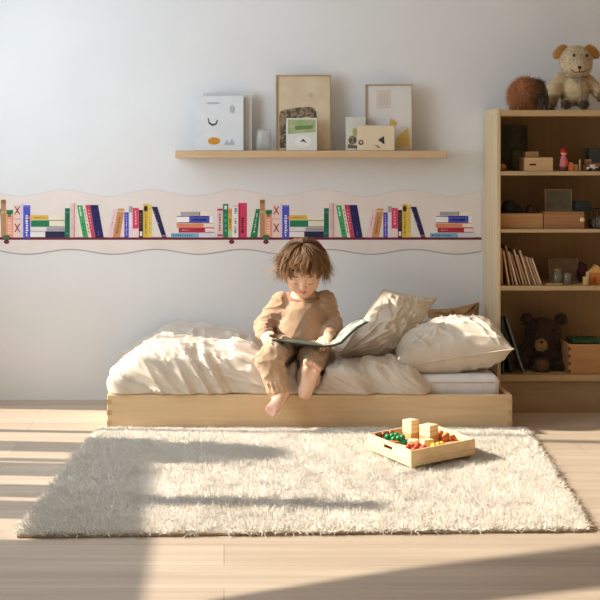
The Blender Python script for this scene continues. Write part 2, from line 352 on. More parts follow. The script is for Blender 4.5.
# ================================================================== PILLOWS
def pillow(name, c, u, v, T, m, label, seed, pinch=.10, crease=.012, pw=.42, sag=0.0, zfloor=None):
    c = np.asarray(c); hu = np.asarray(u, float); hv = np.asarray(v, float); n = nrm(np.cross(hu, hv)); N_ = 96
    a = np.linspace(-1, 1, N_); U, Vv = np.meshgrid(a, a, indexing='ij')
    def side(sg):
        X = U*(1-pinch*(1-Vv**2)*U**2); Y_ = Vv*(1-pinch*(1-U**2)*Vv**2)
        t_ = T*np.maximum((1-U**2)*(1-Vv**2), 0)**pw
        e = np.minimum(1, 6*(1-np.abs(U)))*np.minimum(1, 6*(1-np.abs(Vv)))
        ca = np.arctan2(1-np.abs(Vv), 1-np.abs(U)); rr = np.hypot(1-np.abs(U), 1-np.abs(Vv))
        qd = np.sign(U)*3+np.sign(Vv)*7+seed
        w_ = crease*e*(1.0*ridge(np.stack([ca*5.5+qd, rr*1.6, qd], -1))*np.exp(-rr*1.1)+.8*ridge(np.stack([U*2.2+Vv*3.1+seed, U*1.1-Vv*1.6, Vv*0+seed*1.7+sg], -1))+.55*np.exp(-np.abs(noise(np.stack([U*6.5+Vv*2+seed*2, Vv*3.2-U, Vv*0+seed*.7+sg], -1)))*6)-.5)
        t_ = np.maximum(t_+w_, 0.0015*e)
        r_ = c+X[..., None]*hu+Y_[..., None]*hv+(sg*t_)[..., None]*n
        if zfloor is not None: r_[..., 2] = np.maximum(r_[..., 2], zfloor)
        return r_
    top = side(1).reshape(-1, 3); bot = side(-1).reshape(-1, 3); idx = np.arange(N_*N_).reshape(N_, N_)
    f = np.stack([idx[:-1, :-1], idx[1:, :-1], idx[1:, 1:], idx[:-1, 1:]], -1).reshape(-1, 4)
    vv = np.concatenate([top, bot]); ff = np.concatenate([f, f[:, ::-1]+N_*N_])
    o = npmesh(name, vv, ff, m); bm = bmesh.new(); bm.from_mesh(o.data); bmesh.ops.remove_doubles(bm, verts=bm.verts, dist=2e-4); bm.to_mesh(o.data); bm.free()
    ring = [(i, 0) for i in range(N_)]+[(N_-1, j) for j in range(1, N_)]+[(i, N_-1) for i in range(N_-2, -1, -1)]+[(0, j) for j in range(N_-2, 0, -1)]
    top3 = top.reshape(N_, N_, 3); pts = [top3[i, j] for i, j in ring]; pts.append(pts[0])
    MB().tube(pts, .0028, m, 5).build('seam', o)
    return setp(o, label, 'pillow')
M_pil = mat('cream_linen', (221, 208, 190), .85, (213, 199, 179), (14, 14, 14), bump=.12, bscale=(420, 420, 420), spec=.12, sheen=.25)
M_tan = mat('tan_linen', (176, 142, 100), .85, (160, 126, 86), (14, 14, 14), bump=.12, bscale=(420, 420, 420), spec=.12)
pillow('pillow', P(389, 326, 5.66), (.108, .045, -.020), (.088, .066, .115), .082, M_pil, 'crumpled cream linen pillow propped upright beside the open picture book', 2, crease=.014, pinch=.05, pw=.5)
pillow('pillow', P(449, 346, 5.585), (.212, .0, .034), (.0, .150, .026), .097, M_pil, 'plump cream linen pillow lying on the bare right end of the mattress', 5, crease=.016, pinch=.06, pw=.5, zfloor=MAT_TOP+.001)
pillow('pillow', P(455, 331, 5.86), (.105, .02, .012), (.0, .05, .092), .028, M_tan, 'tan linen cushion mostly hidden behind the plump cream pillow', 8)

# ================================================================== CHILD
def frame(fwd, up):
    f = nrm(fwd); r = nrm(np.cross(f, up)); u = np.cross(r, f); return r, f, u
TILT = math.radians(34); HC = P(303.5, 266, 5.53)
_yaw = math.radians(-4); hf = V(math.sin(_yaw)*math.cos(TILT), -math.cos(_yaw)*math.cos(TILT), -math.sin(TILT))
hr = nrm(np.cross((0, 0, 1), hf))   # image-right
hr = hr if hr[0] > 0 else -hr
hu = np.cross(hf, hr); hu = hu if hu[2] > 0 else -hu
def H(r, f, u): return HC+hr*r+hf*f+hu*u
HR = np.stack([hr, hf, hu], 1)
def hand(F_, wrist, pd, back, thumb, curl, k=.95, tc=.5):
    pd = nrm(pd); back = nrm(back-np.dot(back, pd)*pd); th_ = nrm(thumb-np.dot(thumb, pd)*pd-np.dot(thumb, back)*back)
    B = np.stack([th_, pd, back], 1)
    F_.cone(wrist, wrist+pd*.012*k, .0145*k, .0155*k, .008)
    F_.ell(wrist+pd*.030*k, np.array([.0225, .029, .0115])*k, .008, B)
    for i, (o, L, r) in enumerate(((.0165, .040, .0062), (.0055, .045, .0064), (-.0055, .042, .0062), (-.016, .033, .0055))):
        p = wrist+pd*(.050-.003*abs(i-1))*k+th_*o*k; ang = 0; pts = [p-pd*.012*k]; pts.append(p); sp = (i-1.3)*-.06
        for j, fr in enumerate((.45, .31, .24)):
            ang += curl[i]*(.5, .9, .6)[j]; d = pd*math.cos(ang)-back*math.sin(ang)+th_*sp; p = p+nrm(d)*L*fr*k; pts.append(p)
        F_.chain(pts, [r*1.1*k, r*1.05*k, r*k, r*.92*k, r*.78*k], .0035)
    p = wrist+pd*.014*k+th_*.013*k; pts = [p]; d = nrm(th_*.8+pd*.75-back*.15)
    for j, L in enumerate((.018, .016, .012)):
        p = p+d*L*k; pts.append(p); d = nrm(d+pd*.45*tc-back*.4*tc-th_*.3*tc)
    F_.chain(pts, [.0085*k, .0082*k, .007*k, .0055*k], .005)
def foot(F_, heel, fwd, up, inner, k=1.0, wd=1.0):
    f = nrm(fwd); u = nrm(up-np.dot(up, f)*f); s = nrm(inner-np.dot(inner, f)*f-np.dot(inner, u)*u)*wd
    q = lambda a, b, c: heel+(f*a+s*b+u*c)*k
    F_.cone(q(0, 0, .002), q(.03, -.004, .0), .021*k, .017*k, .012); F_.cone(q(.028, -.006, 0), q(.080, -.012, -.003), .0165*k, .014*k, .012)
    F_.cone(q(.028, .004, .010), q(.082, .013, -.001), .017*k, .0155*k, .014); F_.cone(q(.0, 0, .01), q(.075, .004, .008), .021*k, .012*k, .015)
    F_.cone(q(.082, .013, 0), q(.078, -.013, -.002), .014*k, .012*k, .01)
    for b0, b1, L, r in ((.016, .0185, .030, .0098), (.005, .006, .029, .0072), (-.004, -.005, .026, .0067), (-.0125, -.0145, .021, .0062), (-.019, -.022, .015, .0058)):
        F_.chain([q(.082, b0, 0), q(.082+L*.6, (b0+b1)/2, .004), q(.082+L, b1, -.001)], [r*k, r*.92*k, r*k], .004)
def build_child():
    lo = V(.07, 5.20, .055); hi = V(.50, 5.70, .70); h = .0022
    B = Field(lo, hi, h)
    # torso and limbs inside the clothes
    B.chain([J['pelvis'], J['belly'], J['chest'], J['neck']], [.066, .060, .060, .034], .03)
    B.cone(J['shL'], J['shR'], .030, .030, .03)
    for a, b, c in (('shL', 'elL', 'wrL'), ('shR', 'elR', 'wrR')): B.chain([J[a], J[b], J[c]], [.027, .022, .0165], .01)
    for a, b, c in (('hipL', 'knL', 'anL'), ('hipR', 'knR', 'anR')): B.chain([J[a], J[b], J[c]], [.048, .034, .021], .015)
    B.cone(J['hipL'], J['hipR'], .05, .05, .02)
    # neck and head
    B.cone(J['neck'], H(0, -.02, -.055), .036, .034, .02)
    sc = .95
    def e(c, r, k=.02, op='u'): B.ell(H(*[x*sc for x in c]), np.array(r)*sc, k, HR, op)
    def cn(a, b, ra, rb, k=.006, op='u'): B.cone(H(*[x*sc for x in a]), H(*[x*sc for x in b]), ra*sc, rb*sc, k, op)
    e((0, -.006, .004), (.068, .083, .073)); e((0, .030, -.036), (.056, .050, .060), .03); e((0, .042, -.075), (.030, .030, .024), .03)
    for s in (-1, 1): e((s*.031, .050, -.047), (.025, .025, .025), .02); e((s*.069, -.008, -.020), (.009, .017, .026), .006)
    cn((0, .060, -.088), (0, .060, -.088), .014, .014, .02)
    for s in (-1, 1): cn((s*.026, .094, -.016), (s*.028, .092, -.014), .013, .013, .012, 's')
    for s in (-1, 1): e((s*.0255, .069, -.0175), (.0155, .0125, .0115), .004)
    cn((0, .078, -.012), (0, .091, -.036), .0065, .0078, .012); cn((0, .091, -.038), (0, .091, -.038), .0085, .0085, .006)
    for s in (-1, 1): cn((s*.0075, .084, -.041), (s*.0075, .084, -.041), .0058, .0058, .004)
    cn((-.012, .077, -.0600), (.0, .083, -.0585), .0033, .0046, .004); cn((.012, .077, -.0600), (.0, .083, -.0585), .0033, .0046, .004)
    cn((-.010, .077, -.0665), (.0, .080, -.0680), .0033, .0054, .004); cn((.010, .077, -.0665), (.0, .080, -.0680), .0033, .0054, .004)
    cn((-.013, .082, -.0630), (.013, .082, -.0630), .0012, .0012, .003, 's')
    # hands
    hand(B, J['wrL']+V(0, -.004, -.002), V(.22, -.86, -.30), V(-.95, -.25, .25), V(.35, .0, 1), (1.15, 1.2, 1.2, 1.25))
    hand(B, J['wrR']+V(-.001, -.004, -.002), V(-.42, -.80, -.32), V(-.25, -.25, 1), V(-1, .2, 0), (.45, .38, .42, .5))
    # feet: one hangs pointing at the rug, one shows its sole
    foot(B, P(283, 394, 5.325), V(-.42, -.62, -.50), V(-.1, -.6, .75), V(1, -.3, 0), .93)
    B.cone(J['anL'], P(282, 393, 5.325), .021, .021, .012)
    foot(B, P(305.5, 393, 5.300), V(.24, -.04, 1), V(0, 1, .1), V(-1, 0, .2), .98, 1.36)
    B.cone(J['anR'], P(305, 390, 5.318), .023, .022, .014)
    v, q = B.mesh(1)
    loc = (v-HC)@HR/sc
    base = np.array(lin((238, 194, 164))[:3]); red = np.array(lin((226, 140, 122))[:3]); lip = np.array(lin((216, 140, 124))[:3])
    col = np.tile(base, (len(v), 1))
    def mixin(w, c):
        nonlocal col; w = np.clip(w, 0, 1)[:, None]; col = col*(1-w)+c*w
    for s in (-1, 1):
        dd = np.linalg.norm(loc-np.array([s*.034, .066, -.046]), axis=1); mixin(.45*np.exp(-(dd/.018)**2), red)
        dd = np.linalg.norm(loc-np.array([s*.071, -.008, -.02]), axis=1); mixin(.4*np.exp(-(dd/.02)**2), red)
    dd = np.linalg.norm((loc-np.array([0, .082, -.063]))/np.array([.0145, .012, .0085]), axis=1); mixin((1.15-dd)*4, lip)
    dd = np.linalg.norm(loc-np.array([0, .094, -.038]), axis=1); mixin(.3*np.exp(-(dd/.011)**2), red)
    for c_, r_ in ((P(312, 369, 5.315), .026), (P(303.5, 396, 5.315), .02), (P(267, 408, 5.25), .025)):
        dd = np.linalg.norm(v-c_, axis=1); mixin(.55*np.exp(-(dd/r_)**2), red)
    skin = mat('child_skin', (255, 255, 255), .5, attr=True, spec=.3)
    skin.node_tree.nodes['Principled BSDF'].inputs['Subsurface Weight'].default_value = .12
    skin.node_tree.nodes['Principled BSDF'].inputs['Subsurface Radius'].default_value = (.01, .004, .002)
    o = npmesh('person', v, q, skin, col=col)
    setp(o, 'barefoot child in a tan sweatsuit sitting on the bed, head bowed over an open book', 'person')
    # lashes and brows
    dark = flat((92, 62, 44))
    for s in (-1, 1):
        lm = MB(); bm_ = MB()
        lm.tube([H(*(np.array([s*(.0255+.0135*t_), .0795-.0045*t_*t_, -.0225-.004*(1-t_*t_)])*sc)) for t_ in np.linspace(-1, 1, 9)], [.0004, .001, .0013, .0015, .0016, .0015, .0013, .001, .0004], dark, 6)
        bm_.tube([H(*(np.array([s*(.026+.016*t_), .0775-.007*(t_*.5+.5)**2, .0035+.003*(1-t_*t_)])*sc)) for t_ in np.linspace(-1, 1, 9)], [.0005, .0014, .0018, .0019, .0018, .0016, .0013, .001, .0004], flat((140, 98, 62)), 6)
        lm.build('eyelashes', o); bm_.build('eyebrow', o)
    # ---- sweatshirt
    W_ = Field(lo-.03, hi+V(.03, .03, -.15), .0028)
    W_.chain([J['pelvis']+V(0, -.004, -.004), J['belly'], J['chest'], J['neck']+V(0, .003, -.012)], [.080, .081, .078, .046], .03)
    W_.ell(J['belly']+V(0, -.012, -.012), (.092, .075, .06), .04)
    W_.cone(J['shL']+V(.008, 0, 0), J['shR']+V(-.008, 0, 0), .042, .042, .03)
    for a, b, c in (('shL', 'elL', 'wrL'), ('shR', 'elR', 'wrR')):
        e2 = J[b]*.15+J[c]*.85; W_.chain([J[a], J[b], e2], [.042, .036, .029], .018)
    g = W_.grid(); x, y, z = g[..., 0], g[..., 1], g[..., 2]
    am = np.clip((np.abs(x-J['chest'][0])-.062)/.02, 0, 1)
    W_.f -= (am*(.0048*ridge(np.stack([x*16, y*20+z*14, z*52+x*16], -1))+.006*np.exp(-np.abs(noise(np.stack([x*20+3, y*22+z*20, z*38-x*14], -1)))*5)-.005)+(1-am)*(.0032*np.exp(-np.abs(noise(np.stack([x*17-z*9, y*10, z*8+9], -1)))*4)-.003+.0042*ridge(np.stack([x*14+z*12, y*9, z*11+4], -1))-.002)+.0014*noise(np.stack([x*45, y*45, z*45], -1))).astype(np.float32)
    for c, d_ in (('wrL', 'elL'), ('wrR', 'elR')):
        ax = nrm(J[c]-J[d_]); W_.cone(J[c]-ax*.022, J[c]-ax*.004, .0255, .0225, .006)
    W_.ell(P(303.5, 293.5, 5.570)+V(0, -.010, .006), (.056, .050, .030), .006, None, 's')
    v, q = W_.mesh(1)
    sw = mat('tan_cotton_jersey', (186, 154, 124), .9, (176, 143, 113), (18, 18, 18), bump=.15, bscale=(500, 500, 500), spec=.1, sheen=.3)
    swo = npmesh('sweatshirt', v, q, sw, o)
    rib = mat('tan_rib_knit', (166, 133, 104), .9, (156, 123, 95), (18, 18, 18), bump=.1, bscale=(500, 500, 500), spec=.1)
    NC = P(303.5, 295.5, 5.572); cq = []
    for k_ in range(41):
        a_ = 2*math.pi*k_/40; cq.append(NC+V(.058*math.cos(a_), -.052*math.sin(a_), -.017*math.sin(a_)-.003*abs(math.cos(a_))))
    MB().tube(cq, .0068, rib, 8).build('collar', swo)
    for c, d_ in (('wrL', 'elL'), ('wrR', 'elR')):
        ax = nrm(J[c]-J[d_]); u_ = nrm(np.cross(ax, (0, 0, 1))); w_ = np.cross(ax, u_); prof = [(.0262, -.026), (.0285, -.018), (.0265, -.004), (.024, .003), (.018, .004)]; nn = 48; vv = []; ff = []
        for r_, h_ in prof:
            for k_ in range(nn):
                a_ = 2*math.pi*k_/nn; rr = r_*(1+.03*(k_ % 2)); vv.append(J[c]+ax*(h_-.004)+(u_*math.cos(a_)+w_*math.sin(a_))*rr)
        for j_ in range(len(prof)-1):
            for k_ in range(nn): ff.append([j_*nn+k_, j_*nn+(k_+1) % nn, (j_+1)*nn+(k_+1) % nn, (j_+1)*nn+k_])
        npmesh('cuff', np.array(vv), np.array(ff), rib, swo)
    # ---- trousers
    T_ = Field(lo-.03, hi+V(.03, .03, -.3), .0028)
    for a, b, ra, rb in TROUSERS: T_.cone(a, b, ra, rb, .02)
    aL = J['knL']*.10+J['anL']*.90; aR = J['knR']*.22+J['anR']*.78
    T_.cone(J['knL'], aL, .048, .042, .02); T_.cone(J['knR'], aR, .046, .039, .02)
    g = T_.grid(); x, y, z = g[..., 0], g[..., 1], g[..., 2]
    T_.f -= (.0042*ridge(np.stack([x*18+z*9, y*14, z*34+x*9+4], -1))-.004+.0065*np.exp(-np.abs(noise(np.stack([x*22+z*12, y*18, z*30-x*16+7], -1)))*5)+.0022*ridge(np.stack([x*40, y*26, z*44+x*16], -1))-.001).astype(np.float32)
    for an, ax, r in ((aL, nrm(J['anL']-J['knL']), .036), (aR, nrm(J['anR']-J['knR']), .035)):
        T_.cone(an+ax*.020, an+ax*.030, r, r*.95, .003)
        for k_ in range(14):
            a_ = 2*math.pi*k_/14; u_ = nrm(np.cross(ax, (1, 0, .2))); w_ = np.cross(ax, u_); e_ = u_*math.cos(a_)+w_*math.sin(a_)
            T_.cone(an+ax*.012+e_*r*.98, an-ax*.020+e_*(r+.006), .0045, .003, .006)
    v, q = T_.mesh(1)
    npmesh('trousers', v, q, mat('sand_cotton_jersey', (200, 168, 136), .9, (190, 157, 125), (18, 18, 18), bump=.15, bscale=(500, 500, 500), spec=.1, sheen=.3), o)
    # ---- hair: a tousled cap of tapering locks from the crown
    rng = np.random.default_rng(5); cr = np.array([.010, -.02, 0]); rad = np.array([.0655, .0795, .070])
    def thmax(ph):  # ph = 0 at the face
        a = abs((ph+math.pi) % (2*math.pi)-math.pi); return np.interp(a, [0, .5, .85, 1.15, 1.6, 2.4, 3.15], [1.60, 1.62, 1.68, 1.98, 2.16, 2.16, 2.1])+.12*(1 if ph > .9 else 0)*(1 if ph < 1.9 else 0)+.10*float(noise(np.array([math.cos(ph)*4+7, math.sin(ph)*4, 2.0])))
    def pos(ph, th_, off):
        d = np.array([math.sin(th_)*math.sin(ph), math.sin(th_)*math.cos(ph), math.cos(th_)]); tb = -.25  # crown sits a little to the back
        d = np.array([d[0], d[1]*math.cos(tb)+d[2]*math.sin(tb), -d[1]*math.sin(tb)+d[2]*math.cos(tb)])
        s_ = 1/np.linalg.norm(d/rad); return H(*(d*s_+d*off+np.array([0, -.006, .004])*sc))
    vs = []; fs = []; cs = []; nP = 48; nT = 14
    for i in range(nP):
        ph = 2*math.pi*i/nP; tm = thmax(ph)*.93
        for j in range(nT+1):
            vs.append(pos(ph, tm*j/nT, .0075+.002*math.sin(i*2.1))); cs.append((.10, .055, .022))
    for i in range(nP):
        for j in range(nT): a = i*(nT+1)+j; b = ((i+1) % nP)*(nT+1)+j; fs.append([a, b, b+1, a+1])
    K = 11
    def strand(ph, t0, t1, sw_, lift, flick, wav, wf, wp, wd, c0, c1, dph, dth):
        pts = []
        for k in range(K):
            t_ = k/(K-1); th_ = t0+(t1-t0)*t_; cv = 1-.75*t_
            off = .006+lift*math.sin(math.pi*min(1, t_*.75+.12))+flick*max(0, t_-.45)**2*3.3+.0045*wav*math.sin(wf*1.2*t_+wp)*t_
            pts.append(pos(ph+dph*cv+sw_*t_*t_+.19*wav*t_*math.sin(wf*t_+wp), th_+dth*cv-.55*flick/.03*.12*max(0, t_-.6), off))
        o0 = len(vs); pts = np.array(pts)
        for k in range(K):
            tg = nrm(pts[min(k+1, K-1)]-pts[max(k-1, 0)]); out = nrm(pts[k]-HC); sd = nrm(np.cross(tg, out)); t_ = k/(K-1); w_ = wd*(1-.85*t_**2)*(0.5+min(1, t_*4)*.5)
            for a_, b_ in ((1, 0), (0, .55), (-1, 0)): vs.append(pts[k]+sd*w_*a_+out*w_*b_); cs.append(c0*(1-t_)+c1*t_)
        for k in range(K-1):
            for a_ in range(3): fs.append([o0+k*3+a_, o0+k*3+(a_+1) % 3, o0+k*3+3+(a_+1) % 3, o0+k*3+3+a_])
    for L_ in range(250):
        ph = rng.uniform(-math.pi, math.pi); a_ = abs(ph); front = a_ < .85; tm = thmax(ph)+rng.normal(0, .11 if front else .10)-(.06 if front else 0)
        lay = L_ % 3; t0 = tm*(rng.uniform(0, .18) if lay == 0 else rng.uniform(.15, .55)); t1 = tm if lay else tm*rng.uniform(.7, 1)
        sw_ = rng.normal(-.16, .30) if front else rng.normal(0, .22); lift = rng.uniform(.006, .022)*(1.15 if lay == 0 else .9)
        flick = max(0, rng.normal(.004, .008)) if front else max(0, rng.normal(.027, .017)); wav = rng.normal(0, .9); wf = rng.uniform(3.5, 7); wp = rng.uniform(0, 6.28)
        tone = rng.uniform(.5, 1.5); c0 = np.array(lin((92, 64, 40))[:3])*tone; c1 = np.array(lin((158, 116, 72))[:3])*tone
        for _ in range(rng.integers(8, 13)):
            v_ = rng.uniform(.85, 1.15)
            strand(ph, t0, t1*rng.uniform(.95, 1.03), sw_, lift*rng.uniform(.6, 1.15), flick*rng.uniform(.7, 1.2), wav, wf, wp+rng.normal(0, .15), rng.uniform(.0011, .0026), c0*v_, c1*v_, rng.normal(0, .10)/max(.35, math.sin((t0+t1)/2)), rng.normal(0, .04))
    npmesh('hair', np.array(vs), np.array(fs), mat('light_brown_hair', (255, 255, 255), .45, attr=True, spec=.4), o, col=np.array(cs))
    return o
build_child()

# ---- the open picture book on the child's lap
def build_book():
    cov = flat((52, 58, 48)); pg = mat('book_page', (186, 184, 170), .8, (126, 130, 118), (38, 38, 38), fac=(.42, .62)); edge = flat((150, 144, 124))
    prof = [P(273, 342.0, 5.415), P(290, 344.4, 5.41), P(308, 346.4, 5.405), P(324, 347.4, 5.40), P(334, 346.6, 5.395), P(342, 343.8, 5.39), P(350, 335.6, 5.39), P(358, 328.6, 5.385), P(368, 322.6, 5.38)]
    prof = [P(a_, b_, c_-.042) for a_, b_, c_ in ((273, 341.6, 5.415), (290, 344.0, 5.41), (308, 346.2, 5.405), (324, 347.4, 5.40), (334, 346.6, 5.395), (342, 343.8, 5.39), (350, 335.6, 5.39), (358, 328.6, 5.385), (368, 322.6, 5.38))]
    d = V(-.014, .140, -.002)
    def off(p, k): 
        out = []
        for i in range(len(p)):
            t_ = nrm(p[min(i+1, len(p)-1)]-p[max(i-1, 0)]); n = nrm(np.cross(t_, d)); n = n if n[2] > 0 else -n; out.append(p[i]+n*k[i])
        return out
    n = len(prof); root = empty('picture_book', prof[3], 'open picture book with dark green cover lying on the child\'s lap', 'book')
    def sheet(name, a, b, m, dd, o0):
        q = MB()
        for i in range(len(a)-1): q.hexa([a[i]+o0, a[i+1]+o0, a[i+1]+o0+dd, a[i]+o0+dd, b[i]+o0, b[i+1]+o0, b[i+1]+o0+dd, b[i]+o0+dd], m)
        return q.build(name, root)
    z0 = [0]*n; z1 = [.0052]*n
    sheet('cover', off(prof, z0), off(prof, z1), cov, d, V(0, 0, 0))
    k1 = [.0053]*n; k2 = [.0067, .0080, .0084, .0064, .0082, .0082, .0080, .0076, .0067]
    ins = [.03, 0, 0, 0, 0, 0, 0, 0, -.03]; pr = list(prof); pr[0] = prof[0]+(prof[1]-prof[0])*.06; pr[-1] = prof[-1]+(prof[-2]-prof[-1])*.08
    pgl = mat('dark_picture_page', (104, 104, 88), .8, (64, 68, 56), (30, 30, 30), fac=(.4, .65))
    for nm, sl, pg in (('page_block', slice(0, 4), pgl), ('page_block', slice(3, 9), pg)):
        a = off(pr, k1)[sl]; b = off(pr, k2)[sl]; q = MB(); dd = d*.90; o0 = d*.055
        for i in range(len(a)-1):
            q.hexa([a[i]+o0, a[i+1]+o0, a[i+1]+o0+dd, a[i]+o0+dd, b[i]+o0-V(0, 0, .0006), b[i+1]+o0-V(0, 0, .0006), b[i+1]+o0+dd-V(0, 0, .0006), b[i]+o0+dd-V(0, 0, .0006)], edge)
            q.hexa([b[i]+o0-V(0, 0, .0006), b[i+1]+o0-V(0, 0, .0006), b[i+1]+o0+dd-V(0, 0, .0006), b[i]+o0+dd-V(0, 0, .0006), b[i]+o0, b[i+1]+o0, b[i+1]+o0+dd, b[i]+o0+dd], pg)
        q.build(nm, root)
build_book()

# ================================================================== RUG
def build_rug():
    FL, FR, BR, BL = G(17, 538), G(588, 532), G(524, 429.5), G(99, 429.5)
    root = empty('shag_rug', (FL+FR+BR+BL)/4, 'cream shaggy wool rug on the plank floor in front of the bed', 'rug')
    MB().prism([p+V(0, 0, .001) for p in (FL, FR, BR, BL)], (0, 0, .006), mat('rug_backing', (196, 180, 156), .95)).build('backing', root)
    rng = np.random.default_rng(21); n = 170000; u = rng.random(n); v = rng.random(n)
    def bil(u, v): u = u[:, None]; v = v[:, None]; return (1-v)*((1-u)*FL+u*FR)+v*((1-u)*BL+u*BR)
    p = bil(u, v)
    # clumps: pull tufts towards cell centres and lean them together
    cl = np.stack([p[:, 0]*34, p[:, 1]*34, p[:, 0]*0], -1); lean = np.stack([noise(cl), noise(cl+17.3), 0*u], -1)*1.25
    big = np.stack([noise(cl*.22+3), noise(cl*.22+9), 0*u], -1)*.5
    d = lean+big+rng.normal(0, .22, (n, 3))*np.array([1, 1, 0])+np.array([0, 0, 1.0]); d[:, 2] = np.maximum(d[:, 2], .55)
    ex = np.array([0.0, 0, 0])
    for w_, dr in ((np.exp(-u*28), (-1, 0, 0)), (np.exp(-(1-u)*28), (1, 0, 0)), (np.exp(-v*28), (0, -1, 0))): d = d+w_[:, None]*np.array(dr)*1.3
    d /= np.linalg.norm(d, axis=1)[:, None]; L = rng.uniform(.015, .027, n)*(1+.25*noise(cl*.5+31))*(1-.72*np.exp(-(1-v)*9)); p[:, 2] = .006
    tone = np.repeat(rng.uniform(.94, 1.0, n), 9)
    vv, ff = tufts(p, d, L, rng.uniform(.0011, .0022, n), rng, .6, 2, .15); vv[:, 2] = np.maximum(vv[:, 2], .0015)
    vv[:, 1] = np.where((vv[:, 1] > BY0-.002) & (vv[:, 0] > BX0-.002) & (vv[:, 0] < BX1+.002), BY0-.002, vv[:, 1])
    c = np.array(lin((252, 245, 233))[:3])[None]*tone[:, None]
    o = npmesh('pile', vv, ff, mat('cream_wool', (255, 255, 255), .95, attr=True, spec=.05, sheen=.2), root, col=c); o['kind'] = 'stuff'
    # knotted fringe along the right edge, its tan paints the rug's shadow side
    k = 420; t_ = np.sort(rng.random(k)); p = FR+(BR-FR)*t_[:, None]+np.stack([rng.uniform(-.012, .006, k), rng.normal(0, .004, k), np.full(k, .008)], -1)
    d = np.stack([np.full(k, .85), rng.normal(-.15, .35, k), rng.uniform(-.05, .35, k)], -1); d /= np.linalg.norm(d, axis=1)[:, None]
    vv, ff = tufts(p, d, rng.uniform(.016, .034, k), rng.uniform(.003, .005, k), rng, .4, 4, .35); vv[:, 2] = np.maximum(vv[:, 2], .0015)
    o = npmesh('fringe', vv, ff, mat('rug_fringe_shade', (206, 188, 162), .95, (180, 158, 130), (40, 40, 40)), root); o['kind'] = 'stuff'; o['label'] = 'knotted fringe along the right edge, painted in shade tan'
build_rug()

